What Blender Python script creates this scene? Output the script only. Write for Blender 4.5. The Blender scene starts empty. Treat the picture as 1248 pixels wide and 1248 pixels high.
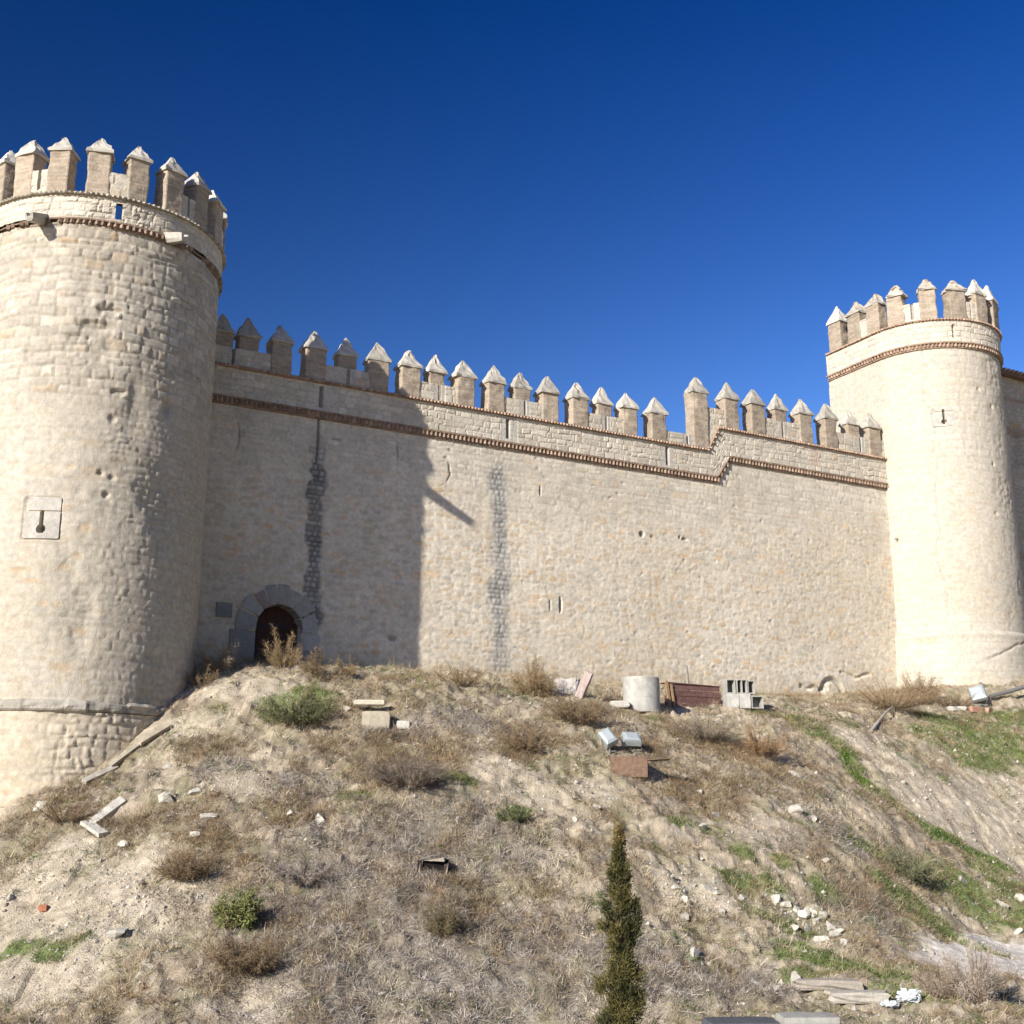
import bpy, math, random
import numpy as np
from mathutils import Vector
random.seed(7); RNG = np.random.default_rng(11)
scene = bpy.context.scene
COL = scene.collection
PI = math.pi

# ------------------------------------------------------------------ camera model (used to survey the site from the photograph)
F = 1500.0; PITCH = math.radians(14.0); CP, SP = math.cos(PITCH), math.sin(PITCH)
def ray(x, y):
    u = (x-624)/F; v = (624-y)/F
    return np.array([u, CP-v*SP, SP+v*CP])
O = np.array([-13.7, 37.4]); D = np.array([.8746, .4848]); N = np.array([.4848, -.8746])
def W(s, m, z):                      # wall frame -> world
    s = np.asarray(s, float); m = np.asarray(m, float); z = np.asarray(z, float)
    s, m, z = np.broadcast_arrays(s, m, z)
    return np.stack([O[0]+s*D[0]+m*N[0], O[1]+s*D[1]+m*N[1], z], -1)

# ------------------------------------------------------------------ noise
def _h(ix, iy, seed):
    n = (ix.astype(np.int64)*374761393 + iy.astype(np.int64)*668265263 + seed*1442695041) & 0xFFFFFFFF
    n = ((n ^ (n >> 13))*1274126177) & 0xFFFFFFFF
    n = (n ^ (n >> 16)) & 0xFFFFFFFF
    n = (n*2246822519) & 0xFFFFFFFF
    return ((n ^ (n >> 15)) & 0xFFFFFF)/float(0xFFFFFF)
def vnoise(x, y, seed=0):
    x = np.asarray(x, float); y = np.asarray(y, float)
    x, y = np.broadcast_arrays(x, y)
    ix = np.floor(x); iy = np.floor(y); fx = x-ix; fy = y-iy
    fx = fx*fx*(3-2*fx); fy = fy*fy*(3-2*fy)
    a = _h(ix, iy, seed); b = _h(ix+1, iy, seed); c = _h(ix, iy+1, seed); d = _h(ix+1, iy+1, seed)
    return (a*(1-fx)+b*fx)*(1-fy)+(c*(1-fx)+d*fx)*fy
def fbm(x, y, seed=0, oct=4):
    r = 0; amp = .5; t = 0
    for k in range(oct):
        r = r+amp*vnoise(x*2**k+k*17.3, y*2**k-k*9.1, seed+k); t += amp; amp *= .5
    return r/t
def sstep(a, b, x):
    t = np.clip((x-a)/(b-a), 0, 1); return t*t*(3-2*t)

# ------------------------------------------------------------------ masonry patterns: return height (m), tone id, joint mask
def coursed(U, V, seed, rh=(.2, .34), bw=(.28, .62), warp=.05, joint=.03, irregular=.0):
    r = np.random.default_rng(seed)
    Uw = U+warp*(fbm(U*1.7, V*1.7, seed+50)-.5)*2; Vw = V+warp*(fbm(U*1.3, V*1.5, seed+60)-.5)*2
    v0, v1 = Vw.min()-.5, Vw.max()+.5
    b = [v0]
    while b[-1] < v1: b.append(b[-1]+r.uniform(*rh))
    b = np.array(b); row = np.clip(np.searchsorted(b, Vw)-1, 0, len(b)-2)
    dv = np.minimum(Vw-b[row], b[row+1]-Vw)
    du = np.zeros_like(U); ids = np.zeros_like(U); u0, u1 = Uw.min()-1, Uw.max()+1
    for k in np.unique(row):
        m = row == k
        c = [u0-r.uniform(0, .6)]
        while c[-1] < u1: c.append(c[-1]+r.uniform(*bw)*(1.7 if r.random() < .08 else 1))
        c = np.array(c); j = np.clip(np.searchsorted(c, Uw[m])-1, 0, len(c)-2)
        du[m] = np.minimum(Uw[m]-c[j], c[j+1]-Uw[m]); ids[m] = _h(j, np.full(j.shape, int(k)), seed)
    e = np.minimum(du, dv)+irregular*(vnoise(U*16, V*16, seed+3)-.5)
    return sstep(0.0, joint*2, e), ids, e
def rubble(U, V, seed, cw=.3, ch=.2):
    X = U/cw+.35*(vnoise(U*3, V*3, seed+5)-.5); Y = V/ch+.35*(vnoise(U*3, V*3, seed+6)-.5)
    ix = np.floor(X); iy = np.floor(Y)
    f1 = np.full(X.shape, 9.); f2 = np.full(X.shape, 9.); idn = np.zeros(X.shape)
    for a in (-1, 0, 1):
        for b in (-1, 0, 1):
            cx = ix+a; cy = iy+b
            px = cx+.15+.7*_h(cx, cy, seed); py = cy+.15+.7*_h(cx, cy, seed+1)
            d = np.hypot(X-px, Y-py); i = _h(cx, cy, seed+2)
            n = d < f1
            f2 = np.where(n, f1, np.minimum(f2, d)); idn = np.where(n, i, idn); f1 = np.where(n, d, f1)
    return sstep(.03, .3, f2-f1), idn, f1

LIME = np.array([.515, .460, .370]); PALE = np.array([.58, .532, .447]); GREY = np.array([.33, .325, .31]); OCH = np.array([.50, .33, .17]); DARKJ = np.array([.20, .17, .14])
BRICK = np.array([.33, .27, .205]); RED = np.array([.265, .19, .14]); CAPC = np.array([.46, .43, .375])
def mix(a, b, t):
    t = np.asarray(t)[..., None]; return a*(1-t)+b*t

# ------------------------------------------------------------------ materials
MATS = {}
def surf_mat(name, rough=.93, bump=.35, scale=9., fine=45., var=.14, attr=True, color=(.5, .5, .5), metallic=0, dist=.03, spec=.2):
    m = bpy.data.materials.new(name); m.use_nodes = True; nt = m.node_tree; nd = nt.nodes; lk = nt.links
    b = nd['Principled BSDF']; b.inputs['Roughness'].default_value = rough; b.inputs['Metallic'].default_value = metallic
    b.inputs['Specular IOR Level'].default_value = spec
    tc = nd.new('ShaderNodeTexCoord')
    n1 = nd.new('ShaderNodeTexNoise'); n1.inputs['Scale'].default_value = scale; n1.inputs['Detail'].default_value = 6; n1.inputs['Roughness'].default_value = .65
    n2 = nd.new('ShaderNodeTexNoise'); n2.inputs['Scale'].default_value = fine; n2.inputs['Detail'].default_value = 4
    lk.new(tc.outputs['Object'], n1.inputs['Vector']); lk.new(tc.outputs['Object'], n2.inputs['Vector'])
    mr = nd.new('ShaderNodeMapRange'); mr.inputs[1].default_value = .3; mr.inputs[2].default_value = .7; mr.inputs[3].default_value = 1-var; mr.inputs[4].default_value = 1+var
    lk.new(n1.outputs[0], mr.inputs[0])
    mm = nd.new('ShaderNodeVectorMath'); mm.operation = 'SCALE'; lk.new(mr.outputs[0], mm.inputs['Scale'])
    if attr:
        at = nd.new('ShaderNodeAttribute'); at.attribute_name = 'Col'; lk.new(at.outputs['Color'], mm.inputs[0])
    else: mm.inputs[0].default_value = color
    lk.new(mm.outputs[0], b.inputs['Base Color'])
    ad = nd.new('ShaderNodeMath'); ad.operation = 'ADD'; lk.new(n1.outputs[0], ad.inputs[0]); lk.new(n2.outputs[0], ad.inputs[1])
    bp = nd.new('ShaderNodeBump'); bp.inputs['Strength'].default_value = bump; bp.inputs['Distance'].default_value = dist
    lk.new(ad.outputs[0], bp.inputs['Height']); lk.new(bp.outputs[0], b.inputs['Normal'])
    MATS[name] = m; return m
M_STONE = surf_mat('limestone', bump=.6, scale=7, fine=32, var=.17)
M_BRICK = surf_mat('old_brick', scale=14, bump=.5)
M_CAP = surf_mat('lime_render', scale=7, var=.10, bump=.3)
M_EARTH = surf_mat('dry_earth', scale=5, fine=28, var=.22, bump=.7, dist=.06)
M_ROCK = surf_mat('rock', scale=8, var=.16, bump=.6)
M_CONC = surf_mat('concrete', scale=4, var=.25, bump=.4)
M_PLANT = surf_mat('plant', scale=2, var=.18, bump=0, rough=.8, spec=.15)
M_WOOD = surf_mat('old_wood', scale=10, attr=False, color=(.06, .028, .022), rough=.7, var=.3)
M_METAL = surf_mat('galvanised_metal', scale=5, attr=False, color=(.42, .46, .47), rough=.45, metallic=.3, bump=.1)
M_WHITE = surf_mat('white_paint', scale=5, attr=False, color=(.60, .62, .63), rough=.5, bump=.1)
M_BLACK = surf_mat('black_glass', scale=5, attr=False, color=(.02, .022, .025), rough=.25, bump=.05)
M_RUST = surf_mat('rusty_sheet', scale=9, attr=False, color=(.20, .13, .09), rough=.9, var=.35)
M_REDW = surf_mat('red_boards', scale=9, attr=False, color=(.155, .085, .075), rough=.85, var=.35)
M_DARK = surf_mat('painted_void_shade', attr=False, color=(.012, .011, .01), rough=1, bump=0)  # near-black colour painted in for the shade inside the drain
M_PIPE = surf_mat('grey_pipe', attr=False, color=(.16, .155, .15), rough=.6, bump=.1)

# ------------------------------------------------------------------ mesh helpers
def wloc(o):
    v = Vector((0, 0, 0))
    while o is not None: v = v+o.location; o = o.parent
    return np.array(v)
def link(o, parent=None):
    COL.objects.link(o)
    if parent is not None: o.parent = parent
    return o
def tag(o, label=None, cat=None, group=None, kind=None):
    if label: o['label'] = label
    if cat: o['category'] = cat
    if group: o['group'] = group
    if kind: o['kind'] = kind
    return o
def empty(name, loc, label=None, cat=None, group=None):
    o = bpy.data.objects.new(name, None); o.location = loc; link(o); o.empty_display_size = .3
    return tag(o, label, cat, group)
class MB:
    def __init__(s): s.v = []; s.q = []; s.t = []; s.ng = []; s.c = []; s.n = 0
    def add(s, v, quads=None, tris=None, col=(.5, .5, .5), ngons=None):
        v = np.asarray(v, float).reshape(-1, 3); c = np.asarray(col, float)
        c = np.broadcast_to(c, (len(v), 3)) if c.ndim == 1 else c.reshape(-1, 3)
        if quads is not None and len(quads): s.q.append(np.asarray(quads, np.int64)+s.n)
        if tris is not None and len(tris): s.t.append(np.asarray(tris, np.int64)+s.n)
        for g in (ngons or []): s.ng.append([i+s.n for i in g])
        s.v.append(v); s.c.append(c); s.n += len(v); return s
    def box(s, c, ax, ay, az, col=(.5, .5, .5), jit=0):
        c = np.asarray(c, float); ax, ay, az = map(lambda a: np.asarray(a, float), (ax, ay, az))
        v = [c+i*ax+j*ay+k*az for k in (-1, 1) for j in (-1, 1) for i in (-1, 1)]
        v = np.array(v)+(RNG.normal(0, jit, (8, 3)) if jit else 0)
        return s.add(v, [[0, 2, 3, 1], [4, 5, 7, 6], [0, 1, 5, 4], [2, 6, 7, 3], [0, 4, 6, 2], [1, 3, 7, 5]], col=col)
    def tube(s, pts, r, seg=8, col=(.5, .5, .5), cap=True):
        pts = np.array(pts, float); rr = np.broadcast_to(np.asarray(r, float), (len(pts),))
        vs = []
        for i, p in enumerate(pts):
            t = pts[min(i+1, len(pts)-1)]-pts[max(i-1, 0)]; t /= np.linalg.norm(t)+1e-9
            a = np.cross(t, [0, 0, 1.]) if abs(t[2]) < .95 else np.cross(t, [1., 0, 0]); a /= np.linalg.norm(a); b = np.cross(t, a)
            for k in range(seg):
                w = 2*PI*k/seg; vs.append(p+rr[i]*(math.cos(w)*a+math.sin(w)*b))
        q = [[i*seg+k, i*seg+(k+1) % seg, (i+1)*seg+(k+1) % seg, (i+1)*seg+k] for i in range(len(pts)-1) for k in range(seg)]
        ng = [list(range(seg))[::-1], [(len(pts)-1)*seg+k for k in range(seg)]] if cap else []
        return s.add(vs, q, col=col, ngons=ng)
    def grid(s, P, col, closed=False, keep=None, flip=False):
        nu, nv = P.shape[:2]; idx = np.arange(nu*nv).reshape(nu, nv)
        if closed: idx = np.concatenate([idx, idx[:1]], 0)
        q = np.stack([idx[:-1, :-1], idx[1:, :-1], idx[1:, 1:], idx[:-1, 1:]], -1)
        if keep is not None: q = q[keep[:q.shape[0], :q.shape[1]]]
        q = q.reshape(-1, 4)
        if flip: q = q[:, ::-1]
        s.add(P, q, col=(col if np.ndim(col) == 1 else np.asarray(col).reshape(-1, 3))); return s
    def build(s, name, mat, parent=None, smooth=False, loc=None):
        V = np.concatenate(s.v); C = np.concatenate(s.c)
        base = wloc(parent) if parent is not None else np.array(loc if loc is not None else (0, 0, 0), float)
        V = V-base
        loops = []; starts = []; n = 0
        for arr, k in ((s.q, 4), (s.t, 3)):
            if arr:
                a = np.concatenate(arr).reshape(-1, k); loops.append(a.ravel()); starts.append(n+np.arange(len(a))*k); n += a.size
        for g in s.ng: loops.append(np.array(g)); starts.append(np.array([n])); n += len(g)
        L = np.concatenate(loops); S = np.concatenate(starts)
        me = bpy.data.meshes.new(name); me.vertices.add(len(V)); me.vertices.foreach_set('co', V.ravel().astype(np.float32))
        me.loops.add(len(L)); me.loops.foreach_set('vertex_index', L.astype(np.int32))
        me.polygons.add(len(S)); me.polygons.foreach_set('loop_start', S.astype(np.int32))
        me.update(calc_edges=True); me.validate()
        a = me.attributes.new('Col', 'FLOAT_COLOR', 'POINT'); cc = np.ones((len(V), 4), np.float32); cc[:, :3] = np.clip(C, 0, 1); a.data.foreach_set('color', cc.ravel())
        me.polygons.foreach_set('use_smooth', np.full(len(S), bool(smooth)))
        me.materials.append(mat)
        o = bpy.data.objects.new(name, me)
        if parent is None: o.location = base
        return link(o, parent)

def jig(c, k=.05): return np.clip(np.asarray(c)*(1+RNG.normal(0, k)), 0, 1)

# ------------------------------------------------------------------ stone face recipe
def stone_face(U, V, seed, style, rough=1.0, age=None):
    """returns relief h and colour"""
    if style == 'coursed':
        h, i, e = coursed(U, V, seed, rh=(.15, .33), bw=(.2, .6), warp=.09, joint=.022, irregular=.03); wearn = fbm(U*1.1, V*1.1, seed+88); prot = (.016+.046*i)*(.45+1.1*wearn); h = h*(.72+.28*vnoise(U*3, V*3, seed+89))
    elif style == 'fine':
        h, i, e = coursed(U, V, seed, rh=(.24, .40), bw=(.35, .8), irregular=.02); prot = .006+.014*i
    elif style == 'rough':
        h, i, e = coursed(U, V, seed, rh=(.13, .30), bw=(.16, .46), warp=.13, irregular=.035); prot = .010+.05*i; h = h*(.55+.45*vnoise(U*2.2, V*2.2, seed+77))
    else:
        h, i, e = rubble(U, V, seed, .40, .19); prot = .003+.008*i
    lum = .78+.36*_h(np.floor(i*9999), np.floor(i*777), seed)
    base = mix(LIME, PALE, sstep(.2, .8, fbm(U*.35, V*.35, seed+9)))
    if style == 'coursed': c = base*lum[..., None]; c = mix(mix(DARKJ, LIME, .60+0*h), c, .35+.65*h)
    elif style == 'fine': c = base*(.96+.08*i)[..., None]; c = mix(c*.86, c, h)
    elif style == 'rough': c = base*lum[..., None]; c = mix(mix(DARKJ, LIME, .72+0*h), c, h)
    else:
        i2 = (i*131.7) % 1; i4 = (i*977.3) % 1; show = sstep(.62, .3, e+.2*(vnoise(U*12, V*12, seed+71)-.5))*(.25+.75*(i > .3))
        st = LIME*(.80+.30*i2)[..., None]; st = mix(st, np.array([.50, .37, .225]), .62*sstep(.5, 1, i4)); st = mix(st, GREY*1.2, .5*(i2 < .10))
        c = mix(base*1.04, st, .75*show)
    och = ((i*7919) % 1 > .93)*h*vnoise(U*.6, V*.6, seed+20)
    c = mix(c, OCH*1.1, .65*och)
    c = c*(.9+.2*fbm(U*3, V*3, seed+31))[..., None]
    hh = h*prot*rough+.018*rough*(fbm(U*7, V*7, seed+40)-.5)+.04*(fbm(U*.6, V*.6, seed+41)-.5)
    return hh, c

def brick_face(U, V, seed, base=BRICK):
    h, i, e = coursed(U, V, seed, rh=(.072, .082), bw=(.2, .3), warp=.012, joint=.009)
    c = base*(.82+.36*i)[..., None]; c = mix(np.array([.42, .36, .29])+0*c, c, .4+.6*h)
    c = mix(c, LIME*.85, .35*sstep(.5, .8, fbm(U*2.5, V*2.5, seed+2))); c = c*(.88+.24*fbm(U*5, V*5, seed+4))[..., None]
    return .006*h+.02*(fbm(U*4, V*4, seed+7)-.5), c

# ------------------------------------------------------------------ merlon: brick block with pyramidal cap
def merlon(parent, p, nrm, w, dep, z0, z1, ztop, seed, worn=False, pitted=0, capcol=CAPC):
    """p = xy of the outer face centre"""
    nrm = np.array([nrm[0], nrm[1], 0.])/math.hypot(nrm[0], nrm[1]); tan = np.array([-nrm[1], nrm[0], 0.])
    rr = np.random.default_rng(seed)
    w *= rr.uniform(.95, 1.06); rot = rr.normal(0, .03); c_, s_ = math.cos(rot), math.sin(rot)
    tan, nrm = c_*tan+s_*nrm, c_*nrm-s_*tan
    b = MB(); P0 = np.array([p[0], p[1], 0.])
    r = min(.05, w*.07); hw, hd = w/2, dep/2
    # rounded-rectangle outline walked at 4.5 cm
    pts = []
    for (x, y, a0) in ((hw-r, -hd+r, -90), (hw-r, hd-r, 0), (-hw+r, hd-r, 90), (-hw+r, -hd+r, 180)):
        for k in range(3): a = math.radians(a0+45*k); pts.append((x+r*math.cos(a), y+r*math.sin(a)))
    out = []
    for i in range(len(pts)):
        a, c = np.array(pts[i]), np.array(pts[(i+1) % len(pts)]); k = max(1, int(np.linalg.norm(c-a)/.05))
        out += [a+(c-a)*j/k for j in range(k)]
    out = np.array(out); per = np.concatenate([[0], np.cumsum(np.linalg.norm(np.diff(out, axis=0), axis=1))])
    zs = np.arange(z0, z1+.001, .045); zs = np.append(zs, z1) if z1-zs[-1] > .005 else zs
    U, V = np.meshgrid(per+seed*3.7, zs, indexing='ij')
    h, c = brick_face(U, V, seed+100)
    nr = out/np.maximum(np.linalg.norm(out, axis=1), .01)[:, None]
    er = (.075 if worn else .045)*(fbm(U*1.7, V*2.3, seed+5)-.5)*2
    K = (h+er)
    X = out[:, 0][:, None]+nr[:, 0][:, None]*K; Y = out[:, 1][:, None]+nr[:, 1][:, None]*K
    cen = P0-nrm*hd
    cs = rr.uniform(-1, 1, 2); cs /= np.linalg.norm(cs); bite = sstep(.55, 1., (out@cs)/math.hypot(hw, hd))[:, None]*sstep(.45, 0, np.abs(V-(z0+(z1-z0)*rr.uniform(.5, 1))))*rr.choice([0, .05, .12])
    X = X-nr[:, 0][:, None]*bite; Y = Y-nr[:, 1][:, None]*bite
    Pw = cen+X[..., None]*tan+(-Y)[..., None]*(-nrm)+np.stack([0*V, 0*V, V], -1)
    b.grid(Pw, c, closed=True); n = len(out); m = len(zs)
    b.ng.append([i*m+m-1 for i in range(n)])
    b.c[0] = b.c[0]*rr.uniform(.86, 1.12); mo = b.build('merlon', M_BRICK, parent)
    # cap
    k = MB(); G = 7; hw2, hd2 = hw+.05, hd+.05
    lo = z1-.03; mid = z1+.05
    ring = []
    for zz, f in ((lo, 1), (mid, 1.0)) + tuple((mid+(ztop-mid)*t, (1-t)) for t in (.2, .4, .6, .8, .93)):
        row = []
        for (ax, ay, bx, by) in ((-1, -1, 1, -1), (1, -1, 1, 1), (1, 1, -1, 1), (-1, 1, -1, -1)):
            for j in range(4):
                t = j/4; row.append((ax+(bx-ax)*t, ay+(by-ay)*t))
        row = np.array(row)*[hw2*max(f, .07), hd2*max(f, .07)]
        row += rr.normal(0, .02 if not worn else .04, row.shape)
        ring.append(np.array([cen+x*tan+y*nrm+np.array([0, 0, zz+rr.normal(0, .006)]) for x, y in row]))
    ring = np.array(ring).transpose(1, 0, 2)
    ccol = np.broadcast_to(capcol*rr.uniform(.78, 1.1), ring.shape).copy()
    ccol *= (.84+.3*rr.random(ring.shape[:2]))[..., None]
    if worn: ccol = mix(ccol, np.array([.45, .27, .12]), .55*rr.random(ring.shape[:2])*sstep(0, 1, np.linspace(0, 1, 7))[None, :]*np.ones((16, 1)))
    k.grid(ring, ccol, closed=True); nn, mm_ = ring.shape[:2]
    k.ng.append([i*mm_+mm_-1 for i in range(nn)]); k.ng.append([i*mm_ for i in range(nn)][::-1])
    k.build('cap', M_CAP, mo)
    return mo


def shell(front, back, col, mb=None, keep=None):
    """closed solid: relief grid in front, flat outline behind"""
    b = mb or MB(); nu, nv = front.shape[:2]
    b.grid(front, col, keep=keep)
    loop = [(i, 0) for i in range(nu)]+[(nu-1, j) for j in range(1, nv)]+[(i, nv-1) for i in range(nu-2, -1, -1)]+[(0, j) for j in range(nv-2, 0, -1)]
    fi = np.array([front[i, j] for i, j in loop]); bi = np.array([back[i, j] for i, j in loop]); fc = np.array([col[i, j] for i, j in loop])
    n = len(loop)
    b.add(np.concatenate([fi, bi]), [[k, n+k, n+(k+1) % n, (k+1) % n] for k in range(n)], col=np.concatenate([fc, fc]), ngons=[[n+k for k in range(n)][::-1]])
    return b

def toothed(b, PF, length, z, top=.30, pitch=.17, out=.16, seed=1, col=RED, worn=None):
    """brick cornice: flat course, bricks set at an angle, flat course. PF(t)->(xy, normal_xy); z(t)->height; b an MB"""
    rr = np.random.default_rng(seed)
    st = .12
    n = int(length/st); ts = np.linspace(0, length, n+1)
    def prof(zl, zh, o):
        rows = []
        cols = []
        for t in ts:
            p, nn = PF(t); zz = z(t); j = rr.normal(0, .006)
            if worn is not None: j -= worn(t)*o*.9
            q = [(-.08, zl), (o+j, zl), (o+j, zh), (-.08, zh)]
            rows.append([np.array([p[0]+nn[0]*a, p[1]+nn[1]*a, zz+c]) for a, c in q])
            cc = col*rr.uniform(.75, 1.25); cols.append([cc]*4)
        b.grid(np.array(rows), np.array(cols))
    prof(0, top*.22, out*.45); prof(top*.76, top, out)
    t = pitch/2
    while t < length:
        if worn is None or rr.random() > worn(t)*.8:
            p, nn = PF(t); zz = z(t); tt = np.array([-nn[1], nn[0]]); dz = (z(min(t+.05, length))-z(max(t-.05, 0)))/.1
            a = math.radians(42); e1 = nn*math.cos(a)+tt*math.sin(a); e2 = -nn*math.sin(a)+tt*math.cos(a)
            c = np.array([p[0]+nn[0]*out*.22, p[1]+nn[1]*out*.22, zz+top*.5])
            b.box(c, [e1[0]*.12, e1[1]*.12, 0], [e2[0]*.048, e2[1]*.048, 0], [0, 0, top*.29], col=col*rr.uniform(.8, 1.5), jit=.004)
        t += pitch*rr.uniform(.94, 1.06)

# ================================================================== CURTAIN WALL
cw = empty('curtain_wall', tuple(W(18, 0, 4.5)), 'long pale limestone curtain wall with brick cornice and merlons between the two round towers', 'castle wall')
SA, SB = 2.2, 35.6
def zl(s): return 13.63+np.interp(s, [25.45, 26.15], [0, 1.0])
def zu(s): return 14.93+np.interp(s, [25.0, 25.62], [0, 1.08])
def arch_in(s, z, hw=.80, spring=6.15, s0=6.80):      # door opening test
    return ((np.abs(s-s0) < hw) & (z < spring)) | (np.hypot(s-s0, z-spring) < hw)
ns = int((SB-SA)/.045); nz = int((14.7-4.2)/.045)
S_, T_ = np.meshgrid(np.linspace(SA, SB, ns), np.linspace(0, 1, nz), indexing='ij')
Zt = zl(S_)+.05; Zz = 4.2+(Zt-4.2)*T_
h1, c1 = stone_face(S_, Zz, 21, 'coursed', .55); h2, c2 = stone_face(S_, Zz, 22, 'rubble', 1.2)
up = sstep(11.0, 12.4, Zz+(fbm(S_*.5, Zz*.5, 3)-.5)*3-(Zt-13.7)*.8)
h = h1*up*.55+h2*(1-up); c = mix(c2, mix(c1, PALE, .3), up)
# scattered deep-set rubble faces, small cavities, honeyed stones in the lower part
h3, i3, e3 = rubble(S_, Zz, 77, .34, .23); sel = (i3 > .86)*sstep(.42, .3, e3+.25*(vnoise(S_*9, Zz*9, 6)-.5)); c = mix(c, OCH*(.9+.5*vnoise(S_*2, Zz*2, 5))[..., None], .5*sel*(1-up)*vnoise(S_*.5, Zz*.5, 66)); h = h-.004*sel*(1-up)
sel2 = (i3 < .05)*sstep(.3, .18, e3+.3*(vnoise(S_*9, Zz*9, 7)-.5)); c = mix(c, GREY*1.1, .4*sel2); h = h-.02*sel2
c = c*(.93+.14*fbm(S_*.35, Zz*.35, 68))[..., None]
# dark rubble seam and grey eroded seam
q = np.abs(S_-7.92-.03*np.sin(Zz*3)+.25*(vnoise(Zz*4, S_*3, 88)-.5)); sm = sstep(.38, .2, q+.22*(fbm(S_*2.5, Zz*1.8, 93)-.5))*sstep(5.9, 6.6, Zz)*sstep(13.6, 11.6, Zz)*(.85+.3*vnoise(S_*2, Zz*2.5, 95))
hq, iq, eq = coursed(S_+3, Zz, 91, rh=(.13, .22), bw=(.14, .3), warp=.05)
c = mix(c, mix(np.array([.085, .085, .085]), np.array([.33, .325, .31])*(.45+.8*iq)[..., None], hq), sm*.85); h = h*(1-sm)+sm*(hq*.05-.03)
cr = sstep(.05, .015, np.abs(S_-7.9-.12*(vnoise(Zz*2, 0*Zz, 8)-.5)*sstep(13.6, 12, Zz)))*(Zz > 12); h = h-.09*cr; c = mix(c, DARKJ*.5, .8*cr)
q = np.abs(S_-15.12+.05*np.sin(Zz*2)); sm = sstep(.6, .1, q+.6*(fbm(S_*2.5, Zz*1.8, 4)-.5))*sstep(4.9, 5.4, Zz)*sstep(13.7, 12.4, Zz); sm = sm*(.4+.7*vnoise(S_*1.5, Zz*1.2, 96))
c = mix(c, mix(GREY*.75, GREY*1.3, iq)*(.6+.4*hq)[..., None], np.clip(sm*1.15, 0, .9)); h = h+sm*(hq*.03-.02)
for (a, b_, w_) in ((11.0, 12.9, .3), (13.0, 12.4, .35), (3.9, 13.3, .4), (5.0, 12.6, .5)):          # cracks near the top left
    ck = sstep(.04, .01, np.abs(S_-a-.2*(vnoise(Zz*3, 0*Zz, int(a*10))-.5)))*sstep(w_*2, 0, np.abs(Zz-b_)); h = h-.06*ck; c = mix(c, DARKJ*.7, .6*ck)
for (a, b_, rx, rz, dp) in ((21.58, 11.02, .10, .11, .16), (22.1, 10.98, .1, .06, .05), (23.68, 11.05, .14, .06, .08), (23.45, 11.1, .06, .06, .08), (17.76, 7.86, .05, .3, .14), (17.3, 7.8, .04, .2, .06), (10.9, 6.1, .16, .09, .1), (16.9, 12.2, .03, .18, .1), (8.6, 13.0, .18, .05, .06)):
    k = sstep(1.15, .8, np.hypot((S_-a)/rx, (Zz-b_)/rz)); h = h-dp*k; c = mix(c, GREY*.7, .6*k)
# blocked relieving arch at the foot of the wall near the far tower
for (a, b_, r0) in ((31.2, 5.2, .55),):
    rr_ = np.hypot(S_-a, (Zz-b_)*1.0); k = sstep(.16, .06, np.abs(rr_-r0))*(Zz > b_-.1); h = h-.14*k; c = mix(c, GREY*.8, .5*k)
    k = sstep(.12, .05, np.abs(Zz-(5.35+.05*np.sin(S_*9))))*(np.abs(S_-30.2) < .8); h = h-.1*k
    k = sstep(.1, .04, np.abs(Zz-6.0-.1*np.sin(S_*4)))*(np.abs(S_-32.6) < .9); h = h-.07*k
c = c*1.10; damp = sstep(5.9, 5.1, Zz+.6*(fbm(S_*1.2, Zz, 19)-.5)); c = mix(c, c*np.array([.86, .82, .76]), damp*.7)
stain = sstep(.55, .75, fbm(S_*.9, Zz*.16, 83))*sstep(9, 13, Zz); c = c*(1-.10*stain)[..., None]
door = arch_in(S_, Zz); h = np.where(door, -.62, h); c = np.where(door[..., None], GREY*.6, c)
front = W(S_, h, Zz); back = W(S_, -2.6, Zz)
shell(front, back, c).build('wall_face', M_STONE, cw, smooth=True)

# door of dark boards, inside the arch
b = MB()
for i in range(10):
    s = 6.80-.80+.08+i*.16; top = 6.15+math.sqrt(max(.80**2-(abs(s-6.80)+.03)**2, .02))
    b.box(W(s, -.47+.012*(i % 2), (4.6+top)/2), np.append(D*.077, 0), np.append(N*.03, 0), [0, 0, (top-4.6)/2], col=(.1, .05, .03))
dr = b.build('door', M_WOOD, cw)
for zz in (5.35, 6.3):
    b = MB(); b.box(W(6.7, -.425, zz), np.append(D*.62, 0), np.append(N*.012, 0), [0, 0, .04]); b.build('strap_hinge', M_BLACK, dr)
# grey granite voussoirs and jamb stones
b = MB(); vz = [(-8, 24), (24, 47), (47, 66), (66, 84), (84, 103), (103, 123), (123, 152), (152, 188)]
for i, (a0, a1) in enumerate(vz):
    r0, r1 = .80, 1.38+[.12, .12, 0, .10, .12, .0, .05, -.05][i]; rows = []
    for a in np.linspace(math.radians(a0+1.9), math.radians(a1-1.9), 5):
        rows.append([W(6.80-math.cos(PI-a)*-r_, mm, 6.15+math.sin(a)*r_) for r_, mm in ((r0, -.5), (r0, .05), (r0+.03, .065), (r1, .06), (r1, -.1))])
    gcol = (GREY*1.0+LIME*.14)*[.75, .9, 1.1, .75, .78, .85, .8, .9][i]
    if i == 2: gcol = np.array([.30, .24, .22])
    b.grid(np.array(rows), np.broadcast_to(gcol, (5, 5, 3)), flip=False)
for (sc, zc, ws, hs, g) in ((7.95, 5.75, .28, .28, 1.2), (8.0, 5.2, .34, .26, .75), (5.55, 5.45, .42, .55, .75), (4.9, 6.62, .26, .24, .7), (5.35, 5.97, .0, .0, .7)):
    if ws: b.box(W(sc, -.02, zc), np.append(D*ws, 0), np.append(N*.075, 0), [0, 0, hs], col=GREY*g, jit=.012)
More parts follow.
